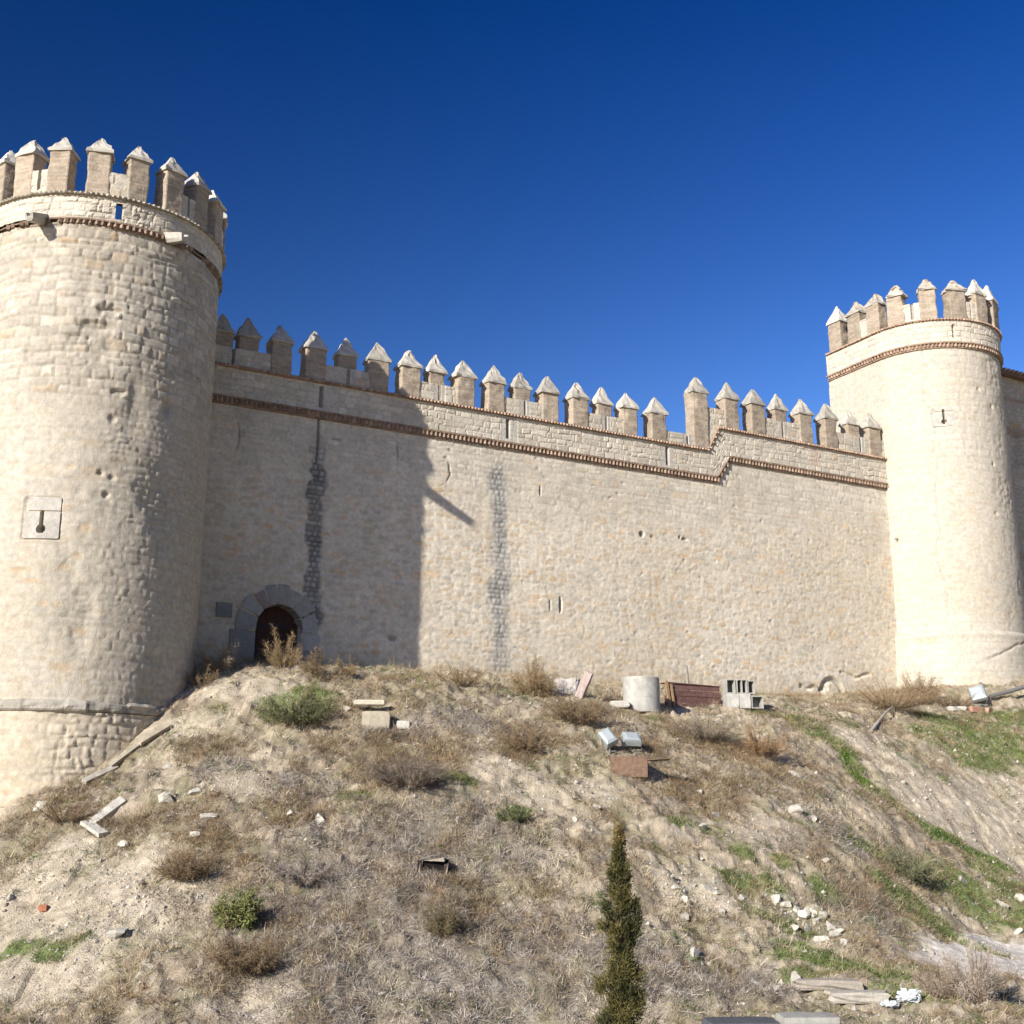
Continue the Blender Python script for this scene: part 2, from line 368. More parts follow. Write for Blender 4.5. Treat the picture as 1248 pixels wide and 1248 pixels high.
b.build('door_surround', M_STONE, cw)

# brick cornice below the parapet, brick string course above it
lowpts = [(SA, 13.63), (25.45, 13.63), (26.15, 14.63), (SB, 14.63)]
def straight(m):
    def PF(t): P = W(SA+t, m, 0); return P[:2], N
    return PF
b = MB(); toothed(b, straight(.0), SB-SA, lambda t: float(zl(SA+t)), top=.29, out=.15, seed=5)
b.build('brick_cornice', M_BRICK, cw)
b = MB(); toothed(b, straight(.10), SB-SA, lambda t: float(zu(SA+t)), top=.115, pitch=.14, out=.09, seed=6, col=RED*1.25)
b.build('string_course', M_BRICK, cw)
# parapet between them
ns = int((SB-SA)/.05); nz = 26
S_, T_ = np.meshgrid(np.linspace(SA, SB, ns), np.linspace(0, 1, nz), indexing='ij')
lo_ = zl(S_)+.29; hi_ = zu(S_)+.02; Zz = lo_+(hi_-lo_)*T_
h, c = stone_face(S_, Zz, 33, 'coursed', .6); c = mix(c, PALE, .2)
for a in (7.93, 15.45, 22.9):
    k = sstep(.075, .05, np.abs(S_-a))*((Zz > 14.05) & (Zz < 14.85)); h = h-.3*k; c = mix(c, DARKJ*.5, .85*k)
    k = sstep(.38, .33, np.abs(S_-a-.05)); c = mix(c, GREY*1.35, .35*k); h = h*(1-k*.6)
k = sstep(.3, .26, np.abs(S_-31.0))*(Zz > 15.1)*(Zz < 15.9); c = mix(c, RED*1.7, .5*k)
shell(W(S_, .08+h, Zz), W(S_, -.55, Zz), c).build('parapet', M_STONE, cw)
# merlons and the low walls that join them three by three
ms = [(4.35, 'B'), (5.25, 'B'), (6.41, 'C'), (7.66, 'A'), (8.89, 'B'), (10.08, 'C'), (11.36, 'A'), (12.48, 'B'), (13.63, 'C'), (14.94, 'A'), (16.14, 'B'), (17.33, 'C'), (18.71, 'A'), (19.92, 'B'), (21.09, 'C'), (22.53, 'A'), (24.69, 'B'), (26.38, 'C'), (27.82, 'A'), (29.18, 'B'), (30.56, 'C'), (32.03, 'A'), (33.48, 'B'), (34.71, 'C')]
for i, (s, k) in enumerate(ms):
    hi2 = s > 24; z0 = 15.03 if s < 25 else 16.1; z1 = (16.22 if not hi2 else 17.5); zt = (17.02 if not hi2 else 18.33)+[0, .04, -.03, .02][i % 4]
    tall = k != 'B' or s > 24 and s < 25
    w = .74 if tall else .68; m = .12 if tall else .02
    merlon(cw, W(s, m, 0)[:2], N, w, .62 if tall else .5, z0, z1, zt, 200+i)
fills = [(3.0, 6.3, 15.7, 15.03), (7.7, 10.05, 15.7, 15.03), (11.4, 13.6, 15.72, 15.03), (15.0, 17.3, 15.72, 15.03), (18.75, 21.05, 15.7, 15.03), (27.85, 30.5, 16.95, 16.1), (32.05, 35.5, 16.95, 16.1)]
def infill(a, b0, ztf, zbf, slit, seed):
    n = max(int((b0-a)/.045), 4); S2, T2 = np.meshgrid(np.linspace(a, b0, n), np.linspace(0, 1, 20), indexing='ij')
    zt_ = ztf(S2)+.03*(vnoise(S2*5, 0*S2, seed)-.5); zb_ = zbf(S2); Z2 = zb_+(zt_-zb_)*T2
    h, c = stone_face(S2, Z2, seed, 'coursed', .5); c = mix(c, PALE, .2)
    if slit is not None:
        k = sstep(.24, .2, np.abs(S2-slit)); c = mix(c, GREY*1.2, .55*k); h = h*(1-k)
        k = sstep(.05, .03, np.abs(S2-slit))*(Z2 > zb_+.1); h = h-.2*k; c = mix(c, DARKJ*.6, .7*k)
    shell(W(S2, .06+h, Z2), W(S2, -.42, Z2), c).build('infill_wall', M_STONE, cw)
for i, (a, b0, zt_, zb_) in enumerate(fills):
    infill(a, b0, (lambda s, q=zt_: q+0*s), (lambda s, q=zb_: q+0*s), (a+b0)/2+.05, 300+i)
infill(22.6, 26.3, lambda s: np.interp(s, [24.55, 25.15], [15.55, 16.92]), lambda s: np.where(s < 25.0, 15.03, zu(s)+.1), 24.0, 320)

# ================================================================== ROUND TOWERS
def closed_ring(PF, length, U, Z, H):
    P = np.zeros(U.shape+(3,))
    for i in range(U.shape[0]):
        p, nn = PF(U[i, 0]); P[i, :, 0] = p[0]+nn[0]*H[i]; P[i, :, 1] = p[1]+nn[1]*H[i]
    P[..., 2] = Z; return P
CL = np.array([-12.95, 36.0]); RL = 3.55
def pfL(R):
    def PF(t): a = t/RL; nn = N*math.cos(a)+D*math.sin(a); return CL+R*nn, nn          # t measured at radius RL
    return PF
LL = 2*PI*RL
lt = empty('round_tower', (CL[0], CL[1], 0.), 'big round limestone tower at the left, the nearest one, with pyramid-topped brick merlons', 'castle tower')
A_ = np.linspace(-PI, PI, int(LL/.045), endpoint=False)*RL
zz = np.arange(3.0, 16.7, .045); U, V = np.meshgrid(A_, zz, indexing='ij'); deg = np.degrees(U/RL)
h1, c1 = stone_face(U, V, 41, 'coursed', 1.0); h2, c2 = stone_face(U, V, 42, 'fine', 1.0); h3, c3 = stone_face(U, V, 43, 'rough', .7); h4, c4 = stone_face(U, V, 45, 'rubble', 1.0)
up = sstep(10.2, 12.0, V+(fbm(U*.4, V*.4, 5)-.5)*3)
ero = sstep(.5, .68, fbm(U*.5, V*.35, 8))*sstep(-26, -5, deg)*sstep(48, 22, deg)*sstep(15.8, 14.8, V)
er2 = sstep(-14, 4, deg)*sstep(60, 40, deg)*.75
h = h1*up+(h2*.5+h4*.5)*(1-up); c = mix(mix(c2, c4, .5), c1, up)
low = sstep(-10, 6, deg); h = h*(1-low*(1-up)*.8)+h3*low*(1-up)*.8; c = mix(c, c3, low*(1-up)*.5)
h = h*(1-ero*.6)+ero*(h3-.10); c = mix(c, c3*.92, ero*.7)
def cavity(u0, z0, ru, rz, dp, cc=None):
    global h, c
    k = sstep(1.25, .5, np.hypot((U-math.radians(u0)*RL)/ru, (V-z0)/rz)+.9*(fbm(U*5, V*5, 4)-.5)); h = h-dp*k*.6
    c = mix(c, (LIME*.75 if cc is None else cc), .4*k)
for k in ((-12, 13.6, .45, .16, .16), (-5, 14.1, .3, .18, .14), (-18, 13.2, .35, .1, .1), (27, 11.6, .2, .3, .14), (2, 11.7, .22, .1, .14), (0, 10.9, .12, .12, .1), (-3, 9.3, .1, .08, .12), (2, 9.2, .1, .08, .12), (0, 8.7, .1, .1, .12), (-40, 12.6, .1, .2, .07)): cavity(*k)
for k in ((-8, 7.7, .2, .14, .03), (-10, 6.9, .14, .1, .02), (-15, 6.6, .16, .09, .02), (-22, 5.6, .15, .12, .02), (-6, 4.9, .2, .13, .02), (-28, 6.2, .28, .07, .02), (-33, 6.5, .35, .08, .02), (-12, 3.9, .3, .16, .02), (-16, 9.4, .14, .1, .02)): cavity(*k, OCH*1.15)
# keyhole loop recess
us = math.radians(-25.9)*RL
slot = ((np.abs(U-us) < .05) & (V > 7.62) & (V < 8.12)) | (np.hypot(U-us, V-7.62) < .11)
h = np.where(slot | ((np.abs(U-us) < .5) & (V > 7.35) & (V < 8.5)), np.where(slot, -.4, -.06), h)
c = c*.87; P = closed_ring(pfL(RL), LL, U, V, h); bb = MB(); bb.grid(P, c, closed=True)
bb.build('tower_wall', M_STONE, lt, smooth=True)
def slit_surround(parent, PF, u0, zc, hw, hh_, zs0, zs1, rr_, split, sc=1.0):
    u = np.linspace(u0-hw, u0+hw, 46); z = np.linspace(zc-hh_, zc+hh_, 50); Ug, Zg = np.meshgrid(u, z, indexing='ij')
    sl = ((np.abs(Ug-u0) < .045*sc) & (Zg > zs0) & (Zg < zs1)) | (np.hypot(Ug-u0, Zg-zs0) < rr_)
    jo = np.abs(Zg-split) < .015
    edge = (np.maximum(np.abs((Ug-u0)/hw), np.abs((Zg-zc)/hh_)) > .96)
    rc = (np.hypot(np.maximum(np.abs(Ug-u0)/hw-.75, 0), np.maximum(np.abs(Zg-zc)/hh_-.8, 0)) > .24)
    nar = (Zg > split) & (Ug-u0 < -hw*.75)
    H = np.where(sl, -.38, np.where(jo, .0, .035)); H = np.where(edge | rc | nar, -.12, H)
    cc = np.where(jo[..., None], LIME, (GREY*.75+LIME*.42)*(.88+.24*vnoise(Ug*6, Zg*6, 3))[..., None])
    MB().grid(closed_ring(PF, 0, Ug, Zg, H), cc).build('arrow_slit', M_STONE, parent)
slit_surround(lt, pfL(RL), us, 7.93, .50, .60, 7.62, 8.12, .11, 8.12)
# ring moulding and battered base
b = MB(); pr = []; zz = [2.70, 2.76, 2.80, 2.88, 2.96, 3.03, 3.07]; rr_ = [.0, .10, .13, .135, .12, .05, -.05]
Ar = np.linspace(-PI, PI, 260, endpoint=False)*RL; Ug, _ = np.meshgrid(Ar, zz, indexing='ij')
brk = (_h(np.floor(Ar/.55), np.floor(Ar*0), 5)-.5)
H = np.array(rr_)[None, :]+.06*brk[:, None]-.05*(np.abs(Ug-1.2) < 1.9)*sstep(.45, .6, vnoise(Ug*2.2, Ug*0, 9))+.07*(vnoise(Ug*4, _*9, 2)-.5); H = H-.10*sstep(.55, .8, vnoise(Ug*1.5, _*0, 4))*(np.array(zz)[None, :] < 2.9)
jm = (np.abs((Ar/.55) % 1) < .06)
cc = (GREY*.35+LIME*.58)*(.9+.3*brk)[:, None, None]*np.ones((1, len(zz), 1)); cc = np.where(jm[:, None, None], cc*.6, cc)
b.grid(closed_ring(pfL(RL), LL, Ug, _, H), cc, closed=True); b.build('base_moulding', M_STONE, lt)
zz = np.arange(-1.5, 2.75, .045); U, V = np.meshgrid(A_, zz, indexing='ij'); deg = np.degrees(U/RL)
h3, c3 = stone_face(U, V, 53, 'rough', 1.5); h4, c4 = stone_face(U, V, 54, 'rubble', 1)
k = sstep(-30, -5, deg+40*(fbm(U*.6, V*.6, 6)-.5)-14*(V < .9)); h = h4*(1-k)+(h3-.05)*k+.05; c = mix(c4, c3, k)
c = mix(c, LIME*np.array([.92, .85, .75]), .35); P = closed_ring(pfL(RL), LL, U, V, h+.12*(2.7-V)/4)
cavs = MB(); cavs.grid(P, c, closed=True); cavs.build('tower_base', M_STONE, lt, smooth=True)
# brick ring, parapet, string course
b = MB(); wornf = lambda t: max(0., min(1., 2.4*(float(vnoise(t*1.1, 0., 12))-.45))) if t < 14 else .1
def pf_off(PFb, off):
    def PF(t): return PFb(t-off)
    return PF
toothed(b, pf_off(pfL(RL), LL/2), LL, lambda t: 16.62, top=.21, pitch=.17, out=.12, seed=8, worn=wornf)
b.build('brick_cornice', M_BRICK, lt)
b = MB(); toothed(b, pf_off(pfL(RL+.08), LL/2), LL, lambda t: 17.55, top=.09, pitch=.14, out=.05, seed=9, col=LIME*.66)
b.build('string_course', M_BRICK, lt)
zz = np.arange(16.84, 17.58, .045); U, V = np.meshgrid(A_, zz, indexing='ij'); deg = np.degrees(U/RL)
h, c = stone_face(U, V, 63, 'coursed', .7); k = sstep(-40, -20, deg)*sstep(16, 8, deg); h3, c3 = stone_face(U, V, 64, 'rough', 1.0); h = h+(h3-.05)*k*.8; c = mix(c, PALE, .2)
hs = math.radians(-4.9)*RL; hole = (np.abs(U-hs) < .085) & (V > 16.9) & (V < 17.42)
b = MB(); b.grid(closed_ring(pfL(RL), LL, U, V, .07+h), c, closed=True, keep=~hole)
Ri = RL-.45; inn = (np.abs(U-hs) < .14) & (V > 16.9) & (V < 17.7)
b.grid(closed_ring(pfL(Ri), LL, U, V, 0*h), c, closed=True, keep=~inn, flip=True)
Ut, Tt = np.meshgrid(A_, np.linspace(0, 1, 6), indexing='ij'); Rr = []
for t_ in range(6): Rr.append(RL+.07+(Ri-RL-.07)*t_/5)
P = np.zeros(Ut.shape+(3,))
for j in range(6):
    P[:, j, 0] = CL[0]+Rr[j]*(N[0]*np.cos(A_/RL)+D[0]*np.sin(A_/RL)); P[:, j, 1] = CL[1]+Rr[j]*(N[1]*np.cos(A_/RL)+D[1]*np.sin(A_/RL)); P[:, j, 2] = 17.62
b.grid(P, np.broadcast_to(LIME, P.shape), closed=True)
b.build('parapet', M_STONE, lt)
b = MB(); ring = [np.array([CL[0]+(RL-.1)*math.cos(a), CL[1]+(RL-.1)*math.sin(a), 16.62]) for a in np.linspace(0, 2*PI, 64, endpoint=False)]
b.add(ring, ngons=[list(range(64))], col=LIME); b.build('roof_terrace', M_STONE, lt)
def ring_infill(parent, PF, ta, tb, z0, z1, seed, slit=True, dm=.02, th=.4):
    n = max(int(abs(tb-ta)/.045), 4); Ug, Zg = np.meshgrid(np.linspace(ta, tb, n), np.linspace(z0, z1, 18), indexing='ij')
    h, c = stone_face(Ug+seed, Zg, seed, 'coursed', .5); c = mix(c, PALE, .3); mid = (ta+tb)/2
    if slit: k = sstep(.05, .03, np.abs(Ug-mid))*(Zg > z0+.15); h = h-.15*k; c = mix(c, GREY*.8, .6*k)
    shell(closed_ring(PF, 0, Ug, Zg, h+dm), closed_ring(PF, 0, Ug, Zg, 0*h-th), c).build('infill_wall', M_STONE, parent)
for k in range(20):
    a = 3+18*k; ar = math.radians(a); nn = N*math.cos(ar)+D*math.sin(ar)
    merlon(lt, CL+(RL+.11)*nn, nn, .62, .58, 17.6, 18.98, 19.60+.03*((k*7) % 3-1), 400+k, capcol=CAPC*1.12)
    if k % 2 == 1:
        ring_infill(lt, pfL(RL+.06), math.radians(a+2.5)*RL, math.radians(a+15.5)*RL, 17.6, 18.38, 430+k, slit=(k % 4 == 1))
# stone waterspouts
def spout(parent, base, dirv, L, drop, name='waterspout', s=1.0):
    b = MB(); dv = np.array([dirv[0], dirv[1], -drop]); dv /= np.linalg.norm(dv); sd = np.cross(dv, [0, 0, 1.]); sd /= np.linalg.norm(sd); u = np.cross(sd, dv)
    prof = [(-.17, .12), (-.15, -.06), (-.08, -.15), (.08, -.15), (.15, -.06), (.17, .12), (.09, .12), (.06, .0), (-.06, .0), (-.09, .12)]
    rows = []
    for t, sc in ((-.25, 1.15), (L*.35, 1.08), (L*.8, .95), (L, .82)):
        rows.append([np.asarray(base)+dv*t+sd*x*sc*s+u*z*sc*s+RNG.normal(0, .008, 3) for x, z in prof])
    rows = np.array(rows).transpose(1, 0, 2); b.grid(rows, np.broadcast_to(CAPC*.95, rows.shape), closed=True, flip=True)
    b.ng.append([i*4+3 for i in range(10)]); return b.build(name, M_STONE, parent)
for ang, L, dr_ in ((20, .95, .30), (-39, .75, .35)):
    ar = math.radians(ang); nn = N*math.cos(ar)+D*math.sin(ar); spout(lt, np.append(CL+nn*RL, 16.82), nn, L, dr_)

# ---- far tower: straight flanks and a round front
RR = 3.3; S0 = 35.3; BK = 3.2; LR = BK+PI*RR+BK
def pfR(off=0.):
    def PF(t):
        if t < BK: return W(S0-off, -BK+t, 0)[:2], -D
        if t < BK+PI*RR:
            a = (t-BK)/RR-PI/2; nn = N*math.cos(a)+D*math.sin(a); return O+D*(S0+RR)+nn*(RR+off), nn
        return W(S0+2*RR+off, -(t-BK-PI*RR), 0)[:2], D
    return PF
rt = empty('round_tower', tuple(W(S0+RR, 0, 5.)), 'smaller, farther round-fronted limestone tower rising at the right end of the curtain wall', 'castle tower')
def tR(deg_): return BK+(math.radians(deg_)+PI/2)*RR
def tower_shell(U, V, h, c, zcap=True):
    P = closed_ring(pfR(), LR, U, V, h); b = MB(); b.grid(P, c); nu, nv = U.shape
    L0 = P[0]; L1 = P[-1]
    b.grid(np.stack([L1, L0], 0), np.stack([c[-1], c[0]], 0))
    return b
A2 = np.linspace(0, LR, int(LR/.055)); zz = np.arange(7.8, 20.95, .055); U, V = np.meshgrid(A2, zz, indexing='ij')
h1, c1 = stone_face(U, V, 71, 'fine', 1.3); h2, c2 = stone_face(U, V, 72, 'rubble', .9)
k = sstep(.35, .65, fbm(U*.3, V*.3, 15)); h = h1*k+h2*(1-k); c = mix(mix(c2, c1, k), PALE, .35)*.91
ck = sstep(.07, .02, np.abs(U-tR(-50)-.35*(fbm(V*.8, V*0, 6)-.5)*2)); h = h-.03*ck; c = mix(c, GREY, .35*ck)
er = sstep(.5, .7, fbm(U*.8, V*.7, 25))*sstep(tR(-12), tR(10), U); h = h-.05*er*(vnoise(U*7, V*7, 3)); c = mix(c, LIME*.9, .4*er)
for (a, z0, r) in ((tR(-8), 19.0, .1), (tR(5), 18.3, .1), (tR(0), 15.5, .09), (tR(-2), 13.2, .1)):
    kk = sstep(1.1, .7, np.hypot(U-a, V-z0)/r); h = h-.06*kk; c = mix(c, OCH, .5*kk)
ur = tR(-39.1); slot = ((np.abs(U-ur) < .05) & (V > 17.35) & (V < 17.95)) | (np.hypot(U-ur, V-17.4) < .12)
h = np.where(slot, -.4, np.where((np.abs(U-ur) < .45) & (np.abs(V-17.6) < .42), -.08, h)); 
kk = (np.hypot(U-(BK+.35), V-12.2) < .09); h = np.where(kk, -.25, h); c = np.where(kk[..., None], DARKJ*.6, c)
tower_shell(U, V, h, c).build('tower_wall', M_STONE, rt, smooth=True)
slit_surround(rt, pfR(), ur, 17.62, .5, .48, 17.38, 17.95, .11, 17.85, 1.1)
zz = np.concatenate([np.arange(4.2, 7.62, .06), [7.66, 7.74, 7.82, 7.9, 7.95]]); U, V = np.meshgrid(A2, zz, indexing='ij')
h1, c1 = stone_face(U, V, 73, 'fine', 1.5); bat = np.interp(V, [4.2, 7.55, 7.64, 7.8, 7.95], [.32, .16, .21, .2, -.06])
c1 = mix(c1, PALE, .3)*.91; ck = sstep(.06, .02, np.abs(V-(6.9+.35*(U-tR(-15))+.2*(vnoise(U*2, V*0, 4)-.5))))*sstep(tR(-28), tR(-18), U); h1 = h1-.1*ck; c1 = mix(c1, DARKJ, .5*ck)
tower_shell(U, V, h1*.7+bat, c1).build('tower_base', M_STONE, rt, smooth=True)
b = MB(); toothed(b, pfR(0.), LR, lambda t: 20.9, top=.27, pitch=.17, out=.17, seed=12, col=RED*1.2); b.build('brick_cornice', M_BRICK, rt)
b = MB(); toothed(b, pfR(.08), LR, lambda t: 22.22, top=.1, pitch=.14, out=.07, seed=13, col=RED*1.4); b.build('string_course', M_BRICK, rt)
zz = np.arange(21.16, 22.26, .055); U, V = np.meshgrid(A2, zz, indexing='ij'); h, c = stone_face(U, V, 74, 'coursed', .7); c = mix(c, PALE, .4)
kk = (np.abs(U-tR(-26)) < .05) & (V > 21.4) & (V < 22.0); h = np.where(kk, -.2, h)
b = tower_shell(U, V, .07+h, c)
tp = [np.append(pfR()(t)[0]+pfR()(t)[1]*.07, 22.27) for t in A2[::6]]; b.add(tp, ngons=[list(range(len(tp)))], col=LIME)
b.build('parapet', M_STONE, rt)
tms = [.70, 2.0, 3.25, 4.45, 5.88, 7.2, 8.5, 9.85, 11.1, 12.4, 13.7, 15.0, 16.2]
for i, t in enumerate(tms):
    p, nn = pfR(.12)(t); merlon(rt, p, nn, .78, .6, 22.28, [23.75, 23.72, 23.7, 23.75, 23.8, 23.72, 23.7][i % 7], [24.72, 24.45, 24.4, 24.42, 24.45, 24.35, 24.62][i % 7], 500+i, worn=(1 <= i <= 5), capcol=CAPC*(.95 if 1 <= i <= 5 else 1.1))
# back rank seen over the flank
for i, t in enumerate((1.2, 2.9, 4.6)):
    p = W(S0+t, -BK-.1, 0)[:2]; merlon(rt, p, -N, .78, .6, 22.28, 23.75, 24.6, 520+i, capcol=CAPC)
for i, (ta, tb) in enumerate(((2.3, 2.95), (4.8, 5.55), (7.5, 8.2), (10.1, 10.8), (12.7, 13.4))):
    ring_infill(rt, pfR(.06), ta, tb, 22.28, 23.2, 540+i, slit=(i in (1, 2)))

# ---- taller wall beyond the far tower, in its shadow
fw = empty('inner_building', tuple(W(52, 0, 5.)), 'tall stone and brick building wall in shade, right behind the smaller tower', 'castle building')
ns = 240; nz = 260; S_, Zz = np.meshgrid(np.linspace(41.0, 62, ns), np.linspace(3, 21.75, nz), indexing='ij')
h1, c1 = stone_face(S_, Zz, 81, 'rough', .5); c1 = c1*.9
for z0, hh_ in ((18.9, .22), (20.6, .12), (12.5, .2)): k = sstep(hh_, hh_*.8, np.abs(Zz-z0)); c1 = mix(c1, RED*1.3*(.7+.6*vnoise(S_*8, Zz*12, 3))[..., None], .7*k)
k = sstep(.35, .3, np.abs(S_-44.75))*(Zz > 17.2)*(Zz < 19.3); h1 = h1-.3*k
shell(W(S_, h1-.1, Zz), W(S_, -2.5, Zz), c1).build('wall_face', M_STONE, fw, smooth=True)
b = MB()
b.box(W(51.5, -1.2, 21.83), np.append(D*10.6, 0), np.append(N*1.5, 0), [0, 0, .08], col=RED*.7)
for i in range(70): b.tube([W(41.1+i*.3, .42, 21.93), W(41.1+i*.3, -1.2, 22.25), W(41.1+i*.3, -2.6, 21.9)], .09, 6, col=RED*RNG.uniform(.8, 1.4))
b.build('tiled_roof', M_BRICK, fw)

# ================================================================== TERRAIN
ctl = []
def cpx(x, y, Y): r = ray(x, y); t = Y/r[1]; ctl.append((r[0]*t, Y, r[2]*t))
for row in ([(-300, 1025, 31.2), (-100, 1000, 31.9), (0, 985, 32.4), (60, 962, 32.5), (100, 945, 32.8), (150, 915, 33.2), (200, 880, 33.9), (232, 845, 35), (270, 818, 36.6), (330, 811, 38), (400, 818, 37.8), (500, 828, 38), (600, 834, 38.5), (700, 852, 38.5), (800, 864, 39.5), (900, 866, 41.5), (1000, 864, 44.5), (1100, 866, 47.5), (1248, 868, 50), (1400, 868, 51)],
            [(-300, 1110, 28.6), (0, 1050, 29.6), (150, 960, 31.3), (300, 880, 34), (450, 870, 34.6), (620, 900, 33.6), (760, 910, 34.8), (860, 920, 36), (960, 920, 38.5), (1100, 915, 42), (1248, 930, 45), (1400, 935, 46)],
            [(-300, 1180, 25.8), (0, 1120, 27), (150, 1050, 28.6), (300, 980, 30.4), (450, 960, 31), (620, 980, 30.8), (760, 1000, 31.0), (860, 1000, 32), (980, 1000, 33.5), (1100, 1000, 36.8), (1180, 960, 41.5), (1248, 960, 43.0), (1400, 960, 44)],
            [(-300, 1240, 23.9), (0, 1190, 24.9), (150, 1140, 25.9), (300, 1080, 27.4), (450, 1060, 27.8), (620, 1070, 27.9), (760, 1090, 28.2), (860, 1090, 29), (980, 1090, 30), (1100, 1075, 33), (1180, 1045, 37.4), (1248, 1050, 39.0), (1400, 1060, 40)],
            [(300, 1170, 25.0), (450, 1160, 25.2), (620, 1165, 25.4), (760, 1170, 25.8), (880, 1175, 26.6), (980, 1165, 27.6), (1100, 1150, 29.8), (1200, 1140, 33.0), (1300, 1150, 33.2)],
            [(-300, 1290, 22.6), (0, 1250, 23.4), (150, 1250, 23.3), (300, 1250, 23.2), (450, 1250, 23.2), (620, 1250, 23.2), (760, 1250, 23.2), (880, 1250, 23.2), (980, 1250, 23.3), (1100, 1250, 23.4), (1248, 1250, 23.4), (1400, 1250, 23.6), (1100, 1205, 26.2), (1248, 1200, 27.5), (1400, 1200, 27.6)]):
    for q in row: cpx(*q)
for s, z in ((3.5, 4.6), (6.8, 4.95), (10, 4.93), (15, 4.93), (20, 4.95), (25, 4.95), (30, 5.0), (34, 5.3)):
    P = W(s, -.3, z); ctl.append(tuple(P)); P = W(s, -8, 5.2); ctl.append(tuple(P))
for s, m, z in ((36, 2.5, 5.5), (38.6, 4.0, 5.62), (42, 3.2, 5.65), (46, 0, 5.9), (56, -4, 6), (60, 6, 5.2), (50, 5, 5.2)): ctl.append(tuple(W(s, m, z)))
ctl += [(-17, 35.5, .6), (-20, 34, 0.), (-22, 40, 2.), (-30, 44, 2), (-14.8, 32.6, .25), (-30, 34, -1), (-20, 18, -4), (-8, 18, -4), (5, 18, -4), (20, 18, -4), (35, 20, -4), (-20, 8, -2.8), (0, 8, -2.9), (20, 8, -2.9), (0, 0, -1.7), (-20, 0, -1.8), (20, 0, -1.8), (0, -12, -1.7), (45, 50, 3.5), (45, 35, -2.5), (60, 55, 3), (-40, 20, -4), (-40, 60, 3), (60, 20, -4)]
ctl = np.array(ctl); KX = ctl[:, :2]
def phi(a): return np.sqrt((a*a).sum(-1)+.3)
A = phi(KX[:, None]-KX[None]); WT = np.linalg.solve(A+1e-2*np.eye(len(A)), ctl[:, 2]+0)
def zbase(x, y):
    x = np.asarray(x, float); y = np.asarray(y, float); sh = x.shape; p = np.stack([x.ravel(), y.ravel()], -1); out = np.zeros(len(p))
    for i in range(0, len(p), 20000): out[i:i+20000] = phi(p[i:i+20000, None]-KX[None])@WT
    far = np.maximum(np.maximum(-42-p[:, 0], p[:, 0]-62), np.maximum(-14-p[:, 1], p[:, 1]-68)); k = sstep(0, 40, far)
    return (np.clip(out, -5, 8)*(1-k)+(-4.5)*k).reshape(sh)
def hit(px, py):                     # photograph pixel -> point on the slope
    r = ray(px, py); t = np.arange(14, 62, .05); P = r[None]*t[:, None]; z = zbase(P[:, 0], P[:, 1]); below = P[:, 2] < z
    return P[np.argmax(below)] if below.any() else P[-1]
patches = []                          # (kind, centre, radius across, radius in depth, strength)
def patch(kind, px, py, rx, ry, st=1.):
    P = hit(px, py); dist = np.linalg.norm(P); patches.append((kind, P[0], P[1], rx*dist/F, max(ry*dist/F*2.0, .25), st))
for a in ((1035, 925, 16, 14), (1050, 945, 16, 14), (1075, 962, 16, 12), (1095, 982, 16, 12), (1120, 1003, 16, 10), (1148, 1020, 18, 9), (1180, 1040, 20, 8), (1210, 1055, 18, 7), (1200, 895, 75, 22), (1150, 880, 40, 14), (1235, 875, 40, 12), (1190, 925, 40, 14), (960, 880, 50, 10), (930, 872, 30, 8), (360, 865, 45, 16), (500, 828, 18, 5), (1180, 1085, 60, 22), (1120, 1060, 40, 14), (1220, 1110, 50, 22), (1000, 1180, 50, 10), (1060, 1190, 60, 12), (1130, 1222, 50, 14), (290, 1112, 22, 16), (630, 990, 22, 10), (430, 970, 26, 8), (30, 1150, 26, 8), (75, 1155, 24, 8), (1050, 1030, 24, 10), (935, 1085, 24, 5), (900, 1050, 14, 5), (380, 850, 30, 8), (780, 870, 30, 5), (1000, 1200, 50, 8), (950, 1120, 40, 8), (560, 950, 20, 8), (1190, 1150, 30, 8), (830, 1010, 20, 8), (1240, 1090, 30, 20), (1005, 900, 30, 10), (1110, 1098, 50, 18), (1150, 1130, 60, 14), (890, 1075, 24, 6), (1010, 1095, 26, 8), (1040, 1180, 60, 12), (980, 1165, 40, 8), (1210, 1070, 30, 12), (960, 1060, 16, 6), (1210, 905, 70, 26), (1140, 900, 40, 14)): patch('green', *a)
for a in ((470, 920, 110, 30), (300, 1150, 60, 40), (230, 1060, 60, 40), (650, 900, 60, 25), (700, 870, 40, 14), (860, 900, 60, 22), (930, 930, 40, 25), (340, 1000, 60, 18), (80, 980, 60, 12), (560, 1100, 40, 30), (990, 1040, 40, 20), (1040, 1090, 50, 25), (860, 960, 50, 25), (250, 900, 30, 14), (780, 900, 40, 16), (230, 990, 40, 12), (1060, 880, 30, 14), (130, 1010, 50, 8), (900, 1110, 40, 18), (1170, 1200, 40, 14), (250, 1180, 60, 20)): patch('brown', *a)
for a in ((450, 1120, 170, 110), (560, 1020, 120, 40), (600, 1180, 170, 70), (420, 1200, 120, 50), (800, 1190, 90, 50), (900, 1200, 60, 30), (370, 960, 40, 18), (480, 890, 50, 14), (560, 880, 50, 14), (270, 940, 30, 18), (1010, 1015, 40, 16), (980, 960, 30, 16), (1060, 1120, 50, 16)): patch('grey', *a)
for a in ((300, 840, 70, 18), (150, 1100, 110, 50), (60, 1080, 80, 50), (40, 1180, 90, 30), (150, 1060, 70, 20), (330, 1220, 40, 30), (620, 930, 60, 14), (640, 960, 60, 16), (1180, 1010, 90, 40), (1240, 1000, 60, 60), (850, 1090, 60, 16), (730, 960, 40, 16), (220, 880, 60, 12), (950, 1020, 40, 14), (300, 960, 50, 12), (1060, 910, 60, 10), (1090, 880, 60, 6)): patch('soil', *a)
